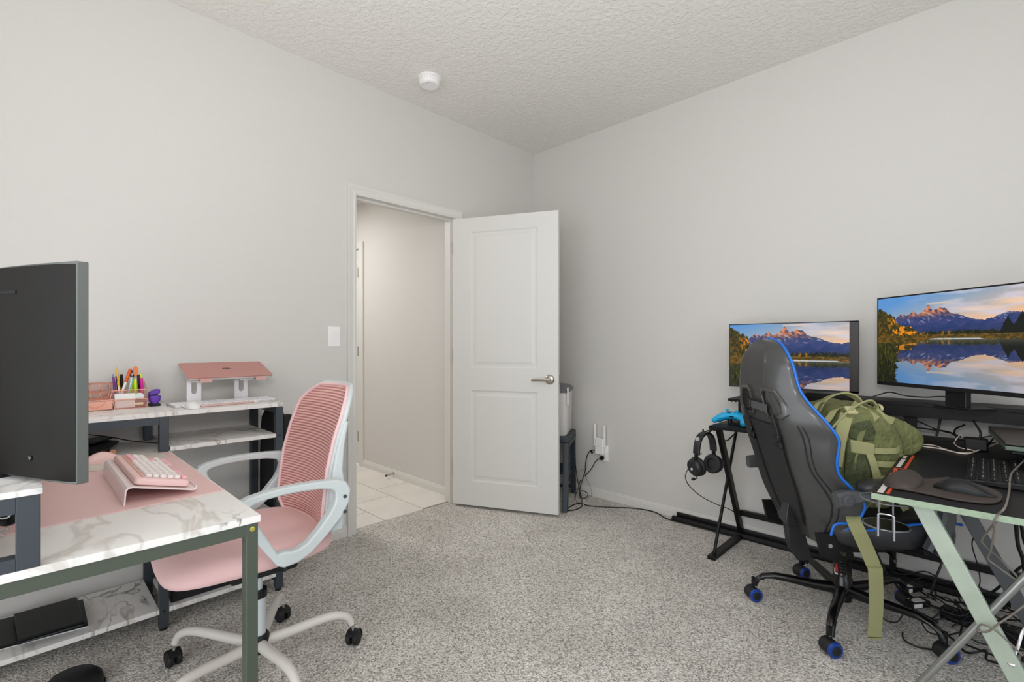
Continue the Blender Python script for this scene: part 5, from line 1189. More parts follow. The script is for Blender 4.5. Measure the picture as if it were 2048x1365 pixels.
MB().tube(crom([(q.x + 0.01, q.y + 0.02, Z + 0.046), (q.x + 0.012, q.y + 0.03, Z + 0.075), (q.x - 0.01, q.y + 0.10, Z + 0.11)], 5), 0.004, 8).build('cord', M_cable, ad, W=True, smooth=60)
M_wc = mat('white_cable', '#e3d5ca', 0.45)
cable('usb_cable', [P(1829, 891, z=.704), P(1850, 894, z=.704), P(1880, 898, z=.704), P(1910, 905, z=.704), P(1935, 908, z=.704), P(1958, 901, z=.706), P(1985, 891, z=.71), P(2000, 885, z=.72)], 0.0026, M_wc, 'white cable lying along the black desk, front strand', 'cable')
cable('usb_cable', [P(1829, 889, z=.704), P(1865, 891, z=.704), P(1890, 899, z=.706), P(1915, 906, z=.704), P(1945, 906, z=.704), P(1948, 902, z=.704), P(1935, 899, z=.704), P(1920, 896, z=.704), P(1909, 888, z=.704), P(1912, 880, z=.72), P(1921, 870, z=.74), P(1925, 876, z=.73)], 0.0022, M_wc, 'white cable with a small upright kink behind the front white cable', 'cable')
def cb_(pts, r, lab, **k): return cable('black_cable', pts, r, M_cable, lab, 'cable', **k)
cb_([P(1720, 803, y=-.22), P(1755, 791, y=-.2), P(1780, 785, y=-.15), P(1810, 792, y=-.13), P(1850, 795, y=-.14), P(1890, 794, y=-.14), P(1918, 802, y=-.13)], 0.003, 'thin black cable draped along the top of the riser')
cb_([P(1945, 783, y=-.13), P(1935, 792, y=-.13), P(1917, 803, y=-.13)], 0.004, 'short black cable dropping behind the larger monitor')
cb_([P(1800, 830, y=-.1), P(1840, 845, y=-.1), P(1875, 860, y=-.1), P(1905, 868, y=-.12), P(1930, 877, y=-.15)], 0.003, 'black cable sagging under the riser, upper strand')
cb_([P(1800, 851, y=-.1), P(1850, 858, y=-.1), P(1895, 864, y=-.12), P(1912, 872, y=-.14), P(1935, 878, y=-.15)], 0.0038, 'black cable sagging under the riser, lower strand')
cb_([P(1881, 838, y=-.18), P(1877, 858, y=-.2), P(1873, 872, y=-.22)], 0.005, 'black cable hanging straight down from the riser')
cb_([P(1930, 850, y=-.12), P(1912, 858, y=-.12), P(1909, 868, y=-.13), P(1920, 880, y=-.2), P(1940, 884, y=-.25)], 0.004, 'black cable curling down from the riser to the adapter')
cb_([P(1830, 888, z=.705), P(1880, 884, z=.71), P(1930, 881, z=.72), P(1985, 872, z=.75)], 0.0025, 'straight dark cable stretched from the backpack towards the raised laptop')
cb_([P(1975, 895, z=.706), P(1980, 886, z=.73), P(1988, 876, z=.755)], 0.003, 'short black cable behind the adapter')
M_gc = mat('taupe_cable', '#6d665e', 0.45)
cable('grey_cable', [P(2075, 895, z=.74), P(2040, 930, z=.735), P(2022, 950, z=.73), P(2018, 985, z=.71), P(2010, 1015, y=-1.296), P(1996, 1030, y=-1.30), P(1988, 1045, y=-1.30), P(1988, 1065, y=-1.26), P(1982, 1100, y=-1.22), P(1976, 1117, y=-1.2), P(1990, 1130, y=-1.2), P(2020, 1152, y=-1.2), P(2060, 1180, y=-1.2)], 0.0026, M_gc, 'grey cable running over the keyboard and down the end of the desk', 'cable')
cable('grey_cable', [P(2005, 1028, y=-1.2), P(1990, 1046, y=-1.16), P(1966, 1077, y=-1.12), P(1968, 1090, y=-1.12), P(2000, 1118, y=-1.12), P(2040, 1160, y=-1.12)], 0.003, M_gc, 'grey cable hanging below the desk behind the near slanted leg', 'cable')
cable('grey_cable', [P(2070, 1195, y=-1.26), P(2030, 1226, y=-1.262), P(1995, 1250, y=-1.264), P(1975, 1264, y=-1.264), P(1956, 1262, y=-1.262), P(1962, 1250, y=-1.262), P(1985, 1258, y=-1.266), P(2010, 1278, y=-1.26), P(2045, 1312, y=-1.25)], 0.0024, M_gc, 'grey cable looped around the crossing of the slanted desk legs', 'cable')
cable('white_hook', [P(2055, 1250, y=-1.2), P(2044, 1268, y=-1.2), P(2034, 1300, y=-1.22), P(2022, 1322, y=-1.24), P(2018, 1329, y=-1.25), P(2030, 1333, y=-1.25)], 0.0035, M_alu, 'pale bent wire hanging beside the foot of the near slanted leg', 'wire')

# cables on the floor under the desk
rng = random.Random(11)
for i in range(16):
    a = Vector((rng.uniform(2.42, 2.62), rng.uniform(-0.42, -0.12), 0)); n_p = rng.randint(8, 12); pts = []
    ang = rng.uniform(-0.8, 0.5); p = a.copy()
    for k in range(n_p):
        pts.append(Vector((p.x, p.y, 0.006 + i * 0.0035 + rng.uniform(0, 0.012) + (0.03 if rng.random() < 0.2 else 0))))
        ang += rng.uniform(-0.9, 0.9); st_ = rng.uniform(0.04, 0.09)
        p = p + Vector((math.cos(ang) * st_, math.sin(ang) * st_, 0))
        p.y = min(max(p.y, -0.62), -0.09); p.x = min(max(p.x, 2.36), 3.0)
        if p.x >= 3.0: ang = PI
    cable('black_cable', pts, rng.choice((0.0026, 0.0032, 0.004)), M_cable, 'one of the black cables tangled on the carpet under the gaming desk', 'cable', 'black cables tangled under the gaming desk')
cb_([P(1877, 1060, y=-.25), P(1884, 1120, y=-.25), P(1870, 1160, y=-.28), P(1862, 1190, y=-.30)], 0.005, 'thick black cable hanging in an S below the seat of the gaming chair')
cb_([P(1946, 1040, y=-.12), P(1950, 1068, y=-.1), P(1944, 1090, y=-.08), P(1955, 1130, y=-.07), P(1960, 1165, y=-.07), P(1950, 1185, y=-.09)], 0.0026, 'thin black cable hanging kinked in front of the wall under the desk')
cb_([P(2032, 1046, y=-.4), P(2036, 1090, y=-.4), P(2046, 1120, y=-.4), P(2052, 1170, y=-.4)], 0.007, 'thick black cable hanging at the right picture edge, left of two')
cb_([P(2042, 1046, y=-.38), P(2048, 1080, y=-.38), P(2060, 1110, y=-.38)], 0.006, 'thick black cable hanging at the right picture edge, right of two')
cb_([P(2060, 1125, y=-.3), P(2035, 1140, y=-.3), P(2010, 1165, y=-.25), P(1985, 1185, y=-.2)], 0.005, 'black cable sloping down from the right picture edge to the tangle')
cb_([P(1740, 1075, y=-.2), P(1755, 1110, y=-.2), P(1775, 1150, y=-.22), P(1792, 1170, y=-.24), P(1800, 1185, y=-.26)], 0.005, 'black cable slanting down behind the olive strap')
cb_([P(1805, 1265, z=.006), P(1808, 1280, z=.006), P(1830, 1293, z=.006), P(1862, 1300, z=.006), P(1890, 1303, z=.006)], 0.003, 'black cable on the carpet behind the nearest right caster')
# power strips with labels
for i, (pxx, pyy, rz_, lab) in enumerate(((1822, 1165, 60, 'black power adapter with a white label, upper of two on the tangled cables'), (1835, 1205, 55, 'black power adapter with a white label, lower of two on the tangled cables'))):
    q = P(pxx, pyy, z=0.10 - 0.04 * i)
    t = thing('power_adapter', lab, 'adapter', (q.x, q.y, 0.062 - 0.02 * i), rz_)
    MB().box(-0.045, 0.045, -0.020, 0.020, 0, 0.028).build('body', M_black, t, bevel=0.006)
    MB().box(-0.032, 0.02 - 0.03 * (1 - i), -0.016, 0.016, 0.028, 0.0288).build('paper_label', M_white, t)
    MB().box(-0.040, -0.02 + 0.02 * i, -0.0208, -0.020, 0.006, 0.022).build('paper_label', M_white, t)
ps = thing('power_strip', 'black power strip lying on the carpet under the gaming desk', 'power strip', (2.72, -0.36, 0.0), -14)
MB().box(-0.17, 0.17, -0.03, 0.03, 0.0, 0.045).build('body', M_black, ps, bevel=0.006)
for k in range(5):
    MB().lathe([(0.016, 0), (0.016, 0.002), (0, 0.002)], (-0.12 + k * 0.06, 0, 0.0445), (0, 0, 1), 14).build('socket', M_blackgl, ps)
GRZ = -46
M_leab = mat('grey_black_leatherette', '#3a3a3a', 0.42, bump=(260, 0.12, 0.001, 4), coat=0.35)
# ---------------------------------------------------------------- gaming chair (local +y = forward)
gch = thing('gaming_chair', 'black gaming chair with blue piping, facing the black desk', 'chair', (2.26, -0.606, 0), GRZ)
def interp(z, tab):
    for (a, u), (b, v) in zip(tab, tab[1:]):
        if z <= b:
            t = (z - a) / (b - a); t = max(0, min(1, t)); return u + (v - u) * t
    return tab[-1][1]
T_yc = [(.36, -.196), (.42, -.216), (.5, -.248), (.6, -.281), (.7, -.311), (.8, -.340), (.9, -.366), (.96, -.377), (1.05, -.375), (1.10, -.362), (1.15, -.335)]
T_w = [(.36, .175), (.42, .205), (.48, .242), (.545, .262), (.6, .257), (.65, .249), (.7, .255), (.74, .262), (.78, .265), (.82, .263), (.86, .245), (.90, .217), (.94, .190), (1.0, .176), (1.05, .172), (1.15, .170)]
T_f = [(.36, .02), (.42, .058), (.48, .122), (.545, .158), (.6, .132), (.65, .099), (.7, .103), (.78, .132), (.85, .106), (.9, .088), (.94, .078), (1.0, .068), (1.05, .058), (1.1, .040), (1.15, .020)]
def sm3(tab, z): return (interp(z - .014, tab) + interp(z - .005, tab) + interp(z + .005, tab) + interp(z + .014, tab)) / 4
def bk_pt(u, z):
    w_ = sm3(T_w, z) * (math.sqrt(max(0.004, 1 - ((z - 1.02) / 0.128) ** 2)) if z > 1.02 else 1); a = abs(u)
    # flat centre, wings folding forward
    e = max(0.0, (a - 0.58) / 0.42)
    return Vector((u * w_, sm3(T_yc, z) + sm3(T_f, z) * (e ** 1.35), z))
def fr_pt(u, z):
    p = bk_pt(u, z); a = abs(u)
    th = 0.022 + 0.050 * (1 - a ** 3)
    return p + Vector((0, th + 0.02 * math.exp(-((z - .52) / .06) ** 2) * (1 - a), 0))
NZ, NU = 56, 40
back = MB()
zs = [.36 + (1.08 - .36) * i / NZ for i in range(NZ + 1)] + [1.095, 1.108, 1.12, 1.13, 1.138, 1.143, 1.146, 1.1475]
us = [-1 + 2 * k / NU for k in range(NU + 1)]
rings = []
for z in zs:
    rings.append([bk_pt(u, z) for u in us] + [fr_pt(u, z) for u in us[::-1]])
back.loft(rings)
back.build('backrest', M_leab, gch, smooth=60)
for s in (-1, 1):
    pp = [ (bk_pt(s, z) * 0.4 + fr_pt(s, z) * 0.6) + Vector((s * 0.003, 0, 0)) for z in zs if z > 0.385]
    if s == 1: pp1 = pp
    else: pp2 = pp
top = [(bk_pt(u, 1.1475) * 0.4 + fr_pt(u, 1.1475) * .6) + Vector((0, 0, 0.004)) for u in (0.5, 0, -0.5)]
MB().tube(pp1 + top + pp2[::-1], 0.0052, 8).build('piping', M_blue, gch, smooth=60)
# seams: panel ribs on the back
def onback(u, z, off=0.002): return bk_pt(u, z) + Vector((0, -off, 0))
for s, r in ((1, 0.0028), (-1, 0.0028)):
    MB().tube([onback(s * (0.86 - 0.08 * ((z - .40) / .42)), z) for z in [.40 + .42 * i / 20 for i in range(21)]], r, 6).build('seam', M_lea2, gch, smooth=60)
    MB().tube([onback(s * (0.91 - 0.09 * ((z - .40) / .42)), z) for z in [.40 + .42 * i / 20 for i in range(21)]], r * 0.8, 6).build('seam', M_lea2, gch, smooth=60)
# flat centre panel, cloth straps with buckles
panel_ = []
for i in range(15):
    z = .41 + .40 * i / 14
    panel_.append([onback(-0.52, z, 0.001), onback(0.0, z, 0.004), onback(0.52, z, 0.001), onback(0.52, z, 0.007), onback(0, z, 0.009), onback(-0.52, z, 0.007)])
MB().loft(panel_).build('back_panel', M_lea2, gch, smooth=60)
M_strap = mat('black_strap', '#19191b', 0.55)
for u0, u1 in ((-0.30, -0.22), (0.52, 0.50)):
    pts = [onback(u0 + (u1 - u0) * (0.85 - z) / 0.42, z, 0.012) for z in [.85 - .42 * i / 16 for i in range(17)]]
    MB().ribbon(pts, (1, 0, 0), 0.024, 0.005).build('strap', M_strap, gch)
    for zz_, nm in ((0.765, 'buckle'), (0.735, 'buckle')):
        uu = u0 + (u1 - u0) * (0.85 - zz_) / 0.42
        MB().box(-0.018, 0.018, -0.008, 0.008, -0.011, 0.011).xf(Matrix.Translation(onback(uu, zz_, 0.014))).build(nm, M_blackgl, gch, bevel=0.003)
# two framed openings and the strap between them
for s in (-1, 1):
    hexa = [(0.115, 0.950), (0.060, 0.957), (0.040, 0.940), (0.048, 0.850), (0.062, 0.834), (0.140, 0.838), (0.160, 0.858), (0.152, 0.895)]
    if s == 1: hexa = hexa
    def hp(x, z, off): return Vector((s * x * 0.95 + 0.034, bk_pt((s * x * 0.95 + 0.034) / sm3(T_w, z), z).y - off, z))
    cxh = sum(x for x, z in hexa) / 8; czh = sum(z for x, z in hexa) / 8
    o_ = [hp(x, z, 0.010) for x, z in hexa]; i_ = [hp(cxh + (x - cxh) * .74, czh + (z - czh) * .80, 0.010) for x, z in hexa]
    MB().ringplate(o_, i_, (0, 0.016, 0)).build('opening_bezel', mat('bezel_gloss', '#3c3a38', 0.22, coat=0.5), gch, bevel=0.003)
    MB().prism([hp(cxh + (x - cxh) * .80, czh + (z - czh) * .86, 0.0035) for x, z in hexa], (0, 0.002, 0)).build('opening_shade', M_slot, gch)  # black sheet paints the darkness inside each opening; no hole is cut
def onx(x, z, off): return Vector((x, bk_pt(x / sm3(T_w, z), z).y - off, z))
MB().ribbon(crom([onx(-0.040, 0.882, 0.012), onx(-0.01, 0.881, 0.017), onx(0.07, 0.878, 0.016), onx(0.115, 0.876, 0.013)], 4), (0, 0, 1), 0.030, 0.004).build('strap', mat('grey_strap', '#4a4a4d', 0.6), gch)
MB().box(-0.011, 0.011, -0.006, 0.006, -0.018, 0.018).xf(Matrix.Translation(onx(-0.01, 0.881, 0.019))).build('buckle', M_blackgl, gch, bevel=0.002)
# recline bracket at the bottom
MB().prism([(0.0, -0.250, 0.40), (0.0, -0.19, 0.40), (0.0, -0.135, 0.25), (0.0, -0.150, 0.215), (0.0, -0.225, 0.27)], (0.012, 0, 0)).build('recline_bracket', M_dsteel, gch, bevel=0.003)
MB().prism([(0.19, -0.235, 0.42), (0.19, -0.175, 0.42), (0.19, -0.10, 0.36), (0.19, -0.09, 0.33), (0.19, -0.16, 0.31), (0.19, -0.215, 0.335)], (0.014, 0, 0)).build('recline_bracket', M_dsteel, gch, bevel=0.003)
for y, z in ((-0.185, 0.375), (-0.135, 0.345)):
    MB().lathe([(0, 0), (0.008, 0), (0.008, 0.006), (0, 0.006)], (0.204, y, z), (1, 0, 0), 12).build('bolt', M_chrome, gch)
for x in (-0.20,):
    MB().prism([(x, -0.235, 0.42), (x, -0.175, 0.42), (x, -0.10, 0.36), (x, -0.09, 0.33), (x, -0.16, 0.31), (x, -0.215, 0.335)], (0.014, 0, 0)).build('recline_bracket', M_dsteel, gch, bevel=0.003)
MB().loft([[(-0.085, -0.235, .46), (-0.01, -0.245, .46), (-0.01, -0.215, .46), (-0.085, -0.205, .46)], [(-0.085, -0.235, .40), (-0.01, -0.245, .40), (-0.01, -0.185, .40), (-0.085, -0.185, .40)], [(-0.075, -0.225, .30), (-0.015, -0.235, .30), (-0.015, -0.155, .30), (-0.075, -0.155, .30)], [(-0.070, -0.19, .245), (-0.02, -0.20, .245), (-0.02, -0.135, .245), (-0.070, -0.135, .245)]]).xf(Matrix.Translation((0.055, -0.008, 0)) @ Matrix.Diagonal((0.8, 1, 1, 1))).build('bracket_cover', M_lea2, gch, bevel=0.004)
MB().loft([[(-0.08, -0.228, .52), (-0.02, -0.236, .52), (-0.015, -0.222, .52), (-0.085, -0.215, .52)], [(-0.09, -0.245, .42), (-0.005, -0.255, .42), (-0.005, -0.215, .42), (-0.09, -0.205, .42)], [(-0.088, -0.235, .385), (-0.008, -0.245, .385), (-0.008, -0.185, .385), (-0.088, -0.185, .385)]]).xf(Matrix.Translation((0.055, -0.008, 0)) @ Matrix.Diagonal((0.8, 1, 1, 1))).build('bracket_sleeve', M_lea, gch, bevel=0.005)
# seat cushion
rings = []
for z, k, e_ in ((0.372, 0.86, 4), (0.378, 0.95, 4), (0.395, 0.99, 4), (0.425, 1.0, 4), (0.445, 0.985, 4), (0.458, 0.93, 4), (0.462, 0.80, 4), (0.455, 0.62, 4), (0.450, 0.3, 4)):
    rr = []
    for p in sup(0.262 * k, 0.265 * k, 0, 3.6, 48):
        y = p.y + 0.055
        zr = z + (0.030 * (abs(p.x) / 0.262) ** 3 if z > 0.43 else 0) - 0.02 * max(0, (y - 0.20) / 0.12) ** 2
        rr.append(Vector((p.x * (1 - 0.10 * max(0, (-y - 0.05) / 0.16)), y, zr)))
    rings.append(rr)
MB().loft(rings).build('seat', M_lea, gch, smooth=60)
for s in (-1, 1):
    pts = crom([(s * 0.235, -0.200, 0.425), (s * 0.240, -0.185, 0.468), (s * 0.250, -0.13, 0.470), (s * 0.256, -0.09, 0.452), (s * 0.257, 0.0, 0.463), (s * 0.257, 0.10, 0.475), (s * 0.252, 0.20, 0.478), (s * 0.235, 0.275, 0.465), (s * 0.20, 0.300, 0.452)], 5)
    if s < 0: pts = pts[16:]
    MB().tube(pts, 0.0048, 8).build('piping', M_blue, gch, smooth=60)
MB().box(-0.20, 0.20, -0.15, 0.20, 0.348, 0.376).build('seat_pan', M_dsteel, gch, bevel=0.006)
MB().box(-0.11, 0.11, -0.10, 0.12, 0.305, 0.350).build('tilt_mechanism', M_dsteel, gch, bevel=0.01)
MB().tube(crom([(0.06, 0.05, 0.335), (0.17, 0.06, 0.335), (0.25, 0.02, 0.345), (0.28, 0.0, 0.35)], 4), 0.006, 8).build('lift_lever', M_dsteel, gch, smooth=50)
# arms
for s in (-1, 1):
    x = s * 0.285
    pts = [(-0.215 - (0.04 if s < 0 else 0), 0.570), (-0.185, 0.576), (-0.10, 0.588), (0.03, 0.592), (0.11, 0.589), (0.155, 0.575), (0.178, 0.545), (0.178, 0.50), (0.158, 0.45), (0.122, 0.385)]
    wd = [0.052, 0.056, 0.030, 0.028, 0.032, 0.040, 0.046, 0.052, 0.056, 0.050]
    rings = []
    P3 = [Vector((x, y, z)) for y, z in pts]
    for i, p in enumerate(P3):
        a = P3[min(i + 1, len(P3) - 1)] - P3[max(i - 1, 0)]; a.normalize(); n3 = Vector((0, -a.z, a.y))
        h = wd[i]; t = 0.019
        rings.append([p + n3 * h * .5 + Vector((t * .6, 0, 0)), p + n3 * h * .3 + Vector((t, 0, 0)), p - n3 * h * .3 + Vector((t, 0, 0)), p - n3 * h * .5 + Vector((t * .6, 0, 0)), p - n3 * h * .5 - Vector((t * .6, 0, 0)), p - n3 * h * .3 - Vector((t, 0, 0)), p + n3 * h * .3 - Vector((t, 0, 0)), p + n3 * h * .5 - Vector((t * .6, 0, 0))])
    ar = MB().loft(rings).build('armrest', mat('armrest_plastic', '#4b4d50', 0.4), gch, smooth=35)
    MB().lathe([(0.022, 0), (0.022, 0.004), (0.018, 0.006), (0.011, 0.006), (0.010, 0.003), (0, 0.003)], (x + s * 0.018, -0.182, 0.574), (s, 0, 0), 20).build('pivot_cap', mat('armrest_plastic', '#4b4d50', 0.4), ar, smooth=35)
    MB().lathe([(0.010, 0), (0.010, 0.004), (0, 0.005)], (x + s * 0.018, 0.125, 0.395), (s, 0, 0), 14).build('bolt', M_blackgl, ar)
    MB().loft([[Vector((x + p.x, -0.01 + p.y, z)) for p in rrect(0, 0, 0.040 * k, 0.125 * k, 0.038 * k, 6)] for z, k in ((0.604, 0.90), (0.610, 1.0), (0.622, 1.02), (0.632, 0.96), (0.638, 0.80), (0.640, 0.4))]).build('arm_pad', M_lea, ar, smooth=50)
    MB().bar((s * 0.18, 0.118, 0.362), (x, 0.122, 0.385), 0.05, 0.02, (0, 0, 1)).build('arm_bracket', M_dsteel, ar)
# coil cable, column and star base
coil = []
for i in range(97):
    t = i / 96; a = t * 2 * PI * 12
    c_ = Vector((0.10, -0.085, 0.355)).lerp(Vector((0.045, -0.03, 0.185)), t)
    coil.append(c_ + Vector((0.011 * math.cos(a), 0.011 * math.sin(a), 0)))
MB().tube(coil, 0.0032, 6).build('coiled_cable', M_cable, gch, smooth=60)
MB().lathe([(0, 0.07), (0.034, 0.07), (0.036, 0.085), (0.036, 0.16), (0.032, 0.165), (0.031, 0.235), (0.034, 0.240), (0.034, 0.262), (0.016, 0.266), (0.016, 0.31)], (0, 0, 0), (0, 0, 1), 24).build('base_column', M_blackgl, gch, smooth=40)
MB().lathe([(0.0162, 0.262), (0.0162, 0.308)], (0, 0, 0), (0, 0, 1), 20).build('gas_lift', M_chrome, gch, smooth=40)
lbl = MB()
vdir = Matrix.Rotation(math.radians(-GRZ), 3, 'Z') @ Vector((CAM.x - 2.26, CAM.y + 0.606, 0)).normalized(); sdir = Vector((-vdir.y, vdir.x, 0))
def onc(a, z, r=0.0325): v_ = (vdir * math.cos(a) + sdir * math.sin(a)); return v_ * r + Vector((0, 0, z))
for (a0, a1, z0, z1) in ((-0.9, -0.45, 0.188, 0.212), (-0.75, -0.3, 0.205, 0.222)):
    lbl.prism([onc(a0, z0), onc(a1, z0), onc(a1, z1), onc(a0, z1)], onc((a0 + a1) / 2, 0, 0.0008))
lbl.build('printed_mark', mat('red_print', '#a3231d', 0.4), gch)
lb2 = MB()
for (a0, a1, z0, z1) in ((-1.0, -0.85, 0.178, 0.200), (-0.9, -0.5, 0.176, 0.183), (-0.35, 0.0, 0.180, 0.185)):
    lb2.prism([onc(a0, z0), onc(a1, z0), onc(a1, z1), onc(a0, z1)], onc((a0 + a1) / 2, 0, 0.0008))
lb2.build('printed_mark', M_wp, gch)
def caster_gaming(parent, c, ax):
    a = Vector(ax).normalized()
    MB().lathe([(0, -0.030), (0.022, -0.030), (0.0265, -0.026), (0.0275, -0.020), (0.0275, 0.020), (0.0265, 0.026), (0.022, 0.030), (0, 0.030)], c, a, 24).build('caster', M_rubber, parent, smooth=40)
    s = 1 if (Matrix.Rotation(math.radians(GRZ), 3, 'Z') @ a).dot(Vector((0.714, 0.70, 0))) > 0 else -1
    MB().lathe([(0, 0.0300), (0.0178, 0.0300), (0.0178, 0.0316), (0.0160, 0.0322), (0, 0.0324)], c, a * s, 20).build('hub_cap', M_rubber, parent, smooth=40)
    MB().lathe([(0.0268, 0.0205), (0.0284, 0.0212), (0.0284, 0.026), (0.0262, 0.0300), (0.0200, 0.0312), (0.0176, 0.0312)], c, a * s, 24).build('wheel_ring', M_bluewheel, parent, smooth=40)
    MB().cyl(c + Vector((0, 0, 0.02)), c + Vector((0, 0, 0.072)), 0.007, 10).build('caster_stem', M_dsteel, parent, smooth=50)
for wa, wt in ((201.8, 140), (129.8, 150), (273.8, 140), (345.8, 140), (57.8, 130)):
    a = math.radians(wa - GRZ); d = Vector((math.cos(a), math.sin(a), 0))
    s_ = Vector((-d.y, d.x, 0)); rings = []
    for rr_, z, wd_, hh in ((0.025, 0.112, 0.044, 0.050), (0.10, 0.112, 0.040, 0.040), (0.19, 0.118, 0.036, 0.032), (0.25, 0.120, 0.034, 0.028), (0.29, 0.112, 0.032, 0.026), (0.318, 0.092, 0.030, 0.026), (0.328, 0.066, 0.028, 0.026)):
        sl2 = 0 if rr_ < 0.26 else (0.5 if rr_ < 0.3 else 0.9)
        n3 = (Vector((0, 0, 1)) * (1 - sl2) + d * sl2).normalized()
        c_ = d * rr_ + Vector((0, 0, z))
        rings.append([c_ + n3 * hh * 0.5 * math.sin(2 * PI * k / 12) + s_ * wd_ * 0.5 * math.cos(2 * PI * k / 12) for k in range(12)])
    lg2 = MB().loft(rings).build('base_leg', M_blackgl, gch, smooth=50)
    ax = math.radians(wt - GRZ)
    caster_gaming(lg2, d * 0.333 + Vector((0, 0, 0.0290)), (math.cos(ax), math.sin(ax), 0))

# ---------------------------------------------------------------- olive backpack on the seat (same local frame as the chair)
bp = thing('backpack', 'olive green military backpack with webbing, slumped on the gaming chair seat', 'backpack', (2.26, -0.606, 0.483), -50)
B0 = Vector((0, 0, -0.483))
def bloft(prof, hx, x0=0.0, n=5, tap=0.80):
    pr = crom([(0, y, z) for y, z in prof], n, True); c_ = sum(pr, Vector()) / len(pr); rings = []
    for t in (-1, -0.97, -0.88, -0.72, -0.45, -0.15, 0.15, 0.45, 0.72, 0.88, 0.97, 1):
        s = 1 - (1 - tap) * abs(t) ** 4 - (0.06 if abs(t) == 1 else 0)
        w_ = hx * t
        rings.append([Vector((x0 + w_, c_.y + (p.y - c_.y) * s, c_.z + (p.z - c_.z) * s + 0.004 * math.sin(9 * t + 20 * p.y))) + B0 for p in pr])
    return MB().loft(rings)
main = [(-.14, .487), (-.155, .62), (-.135, .77), (-.09, .86), (-.02, .893), (.05, .880), (.11, .83), (.140, .75), (.140, .63), (.115, .53), (.07, .486), (-.04, .485)]
bloft(main, 0.165, 0.0, 5, 0.90).build('main_compartment', M_olive, bp, smooth=70)
front_ = [(.09, .835), (.15, .838), (.20, .81), (.235, .765), (.225, .715), (.175, .685), (.11, .665), (.07, .74)]
bloft(front_, 0.130, 0.0, 5, 0.86).build('front_pocket', M_olive, bp, smooth=70)
bloft([(.12, .66), (.165, .655), (.185, .60), (.175, .54), (.13, .50), (.10, .56)], 0.12, 0.0, 4, 0.86).build('lower_pocket', M_olive, bp, smooth=70)
def sp_(px, py, x=0.168): return Vector((x, -0.082 + (px - 1690) * 0.00183, 0.605 + (960 - py) * 0.00191)) + B0
# side pocket with flap
pkt = [sp_(1688, 878), sp_(1738, 886), sp_(1740, 925), sp_(1734, 975), sp_(1700, 990), sp_(1682, 970)]
MB().prism(pkt, (0.016, 0, 0)).build('side_pocket', M_olive3, bp, bevel=0.007)
MB().prism([sp_(1692, 876, .170), sp_(1741, 884, .170), sp_(1738, 908, .170), sp_(1694, 902, .170)], (0.019, 0, 0)).build('pocket_flap', M_olive2, bp, bevel=0.005)
MB().prism([sp_(1697, 846), sp_(1735, 838), sp_(1746, 860), sp_(1742, 880), sp_(1694, 874)], (0.008, 0, 0)).build('side_panel', M_olive3, bp, bevel=0.004)
def strap(name, pts, side, wd, th=0.003, m=None): return MB().ribbon(crom(pts, 4), side, wd, th).build(name, m or M_olive2, bp)
for a, b_ in ((897, 900), (923, 927), (951, 955)):
    strap('webbing', [sp_(1738, a, .180), sp_(1760, a + 1, .183), sp_(1783, b_ - 3, .180), sp_(1795, b_ - 6, .168)], (0, 0, 1), 0.022, 0.003)
strap('compression_strap', [sp_(1728, 902, .190), sp_(1734, 920, .193), sp_(1740, 940, .192), sp_(1744, 958, .190)], (0, 1, 0), 0.026, 0.003)
zm = mat('zip', '#a79a78', 0.6)
MB().tube(crom([Vector((x, y, z)) + B0 for x, y, z in ((0.05, .03, .893), (0.10, .055, .878), (0.135, .085, .845), (0.152, .105, .79), (0.156, .115, .72), (0.154, .110, .64), (0.150, .095, .55))], 5), 0.0035, 6).build('zip', zm, bp, smooth=60)
MB().tube(crom([Vector((x, y, z)) + B0 for x, y, z in ((0.06, .20, .817), (0.11, .205, .79), (0.122, .215, .755), (0.118, .20, .71))], 5), 0.003, 6).build('zip', zm, bp, smooth=60)
# carry handle, shoulder straps and buckles on top
MB().ribbon(crom([Vector((0.05, -0.125, .855)) + B0, Vector((0.06, -0.10, .905)) + B0, Vector((0.08, -0.05, .930)) + B0, Vector((0.10, -0.01, .918)) + B0, Vector((0.11, 0.01, .885)) + B0], 5), (0.9, 0.1, 0.2), 0.032, 0.006).build('carry_handle', M_olive2, bp, bevel=0.001)
MB().ribbon(crom([Vector((0.155, -0.135, .79)) + B0, Vector((0.15, -0.08, .85)) + B0, Vector((0.135, -0.02, .888)) + B0, Vector((0.12, 0.03, .902)) + B0, Vector((0.115, 0.055, .890)) + B0], 5), (0.8, -0.5, 0.3), 0.036, 0.008).build('shoulder_strap', M_olive2, bp, bevel=0.002)
MB().ribbon(crom([Vector((0.172, -0.125, .66)) + B0, Vector((0.176, -0.115, .74)) + B0, Vector((0.172, -0.10, .80)) + B0, Vector((0.15, -0.07, .855)) + B0], 5), (0.2, 0.9, -0.1), 0.045, 0.014).build('shoulder_strap', M_olive2, bp, bevel=0.004)
MB().ribbon(crom([Vector((0.176, -0.075, .60)) + B0, Vector((0.180, -0.060, .70)) + B0, Vector((0.174, -0.030, .79)) + B0, Vector((0.15, 0.01, .85)) + B0], 5), (0.2, 0.9, -0.2), 0.020, 0.008).build('side_trim', M_olive, bp, bevel=0.002)
M_bk = mat('sand_plastic', '#b3ad84', 0.5)
MB().box(-0.020, 0.020, -0.018, 0.018, -0.006, 0.006).xf(Matrix.Translation(Vector((0.15, -0.055, .872)) + B0) @ Matrix.Rotation(0.6, 4, 'Y')).build('buckle', M_bk, bp, bevel=0.003)
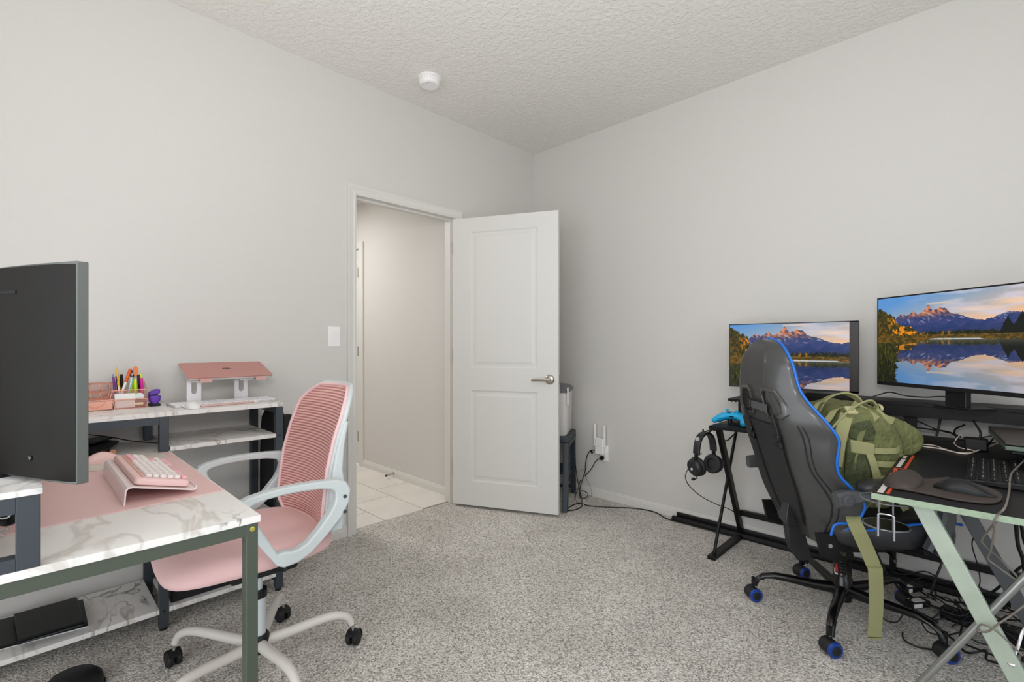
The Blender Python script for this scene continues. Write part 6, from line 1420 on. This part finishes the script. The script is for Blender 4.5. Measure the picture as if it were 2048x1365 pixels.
MB().ringplate([Vector((0.132 + 0.024 * math.cos(a), 0.052, .880 + 0.016 * math.sin(a))) + B0 for a in [2 * PI * k / 14 for k in range(14)]], [Vector((0.132 + 0.016 * math.cos(a), 0.052, .880 + 0.009 * math.sin(a))) + B0 for a in [2 * PI * k / 14 for k in range(14)]], (0, 0.010, 0)).build('buckle', M_bk, bp, bevel=0.002)
strap('strap_end', [Vector((0.13, 0.05, .885)) + B0, Vector((0.15, 0.04, .868)) + B0, Vector((0.162, 0.06, .845)) + B0, Vector((0.166, 0.09, .835)) + B0], (0.2, 0.3, 0.9), 0.028)
strap('strap_end', [Vector((0.12, -0.03, .895)) + B0, Vector((0.155, 0.0, .868)) + B0, Vector((0.168, 0.03, .842)) + B0], (0.2, 0.3, 0.9), 0.024)
strap('loop', [Vector((0.10, -0.17, .80)) + B0, Vector((0.11, -0.17, .86)) + B0, Vector((0.09, -0.14, .895)) + B0, Vector((0.06, -0.10, .885)) + B0], (0.3, 0.8, 0.3), 0.014)
strap('loop', [Vector((0.13, -0.16, .80)) + B0, Vector((0.135, -0.13, .835)) + B0, Vector((0.12, -0.10, .865)) + B0, Vector((0.09, -0.06, .875)) + B0], (0.3, 0.8, 0.3), 0.022)
# hip strap: over the seat edge, folded, hanging towards the carpet
hang = [(0.165, -0.02, .515), (0.20, -0.055, .510), (0.235, -0.095, .502), (0.262, -0.112, .488), (0.278, -0.105, .455), (0.283, -0.085, .405), (0.286, -0.068, .360), (0.290, -0.060, .335), (0.300, -0.062, .330), (0.303, -0.062, .30), (0.300, -0.058, .22), (0.298, -0.060, .14), (0.296, -0.062, .078)]
sides = []
strap_pts = crom([Vector(p) + B0 for p in hang], 4)
for i in range(len(strap_pts)):
    t = i / (len(strap_pts) - 1)
    sides.append(Vector((0.3 * (1 - t), 1, 0.25 * (1 - t))).normalized())
MB().ribbon(strap_pts, sides, 0.046, 0.003).build('hip_strap', M_olive2, bp)
MB().box(0.2945, 0.2985, -0.084, -0.038, 0.084, 0.087).xf(Matrix.Translation(B0)).build('strap_stitching', M_olive3, bp)
strap('webbing', [Vector((0.172, 0.03, .64)) + B0, Vector((0.176, 0.035, .58)) + B0, Vector((0.172, 0.03, .51)) + B0], (0, 1, 0), 0.018)
strap('webbing', [Vector((0.172, 0.10, .57)) + B0, Vector((0.18, 0.11, .53)) + B0, Vector((0.172, 0.13, .50)) + B0], (0, 1, 0), 0.024)
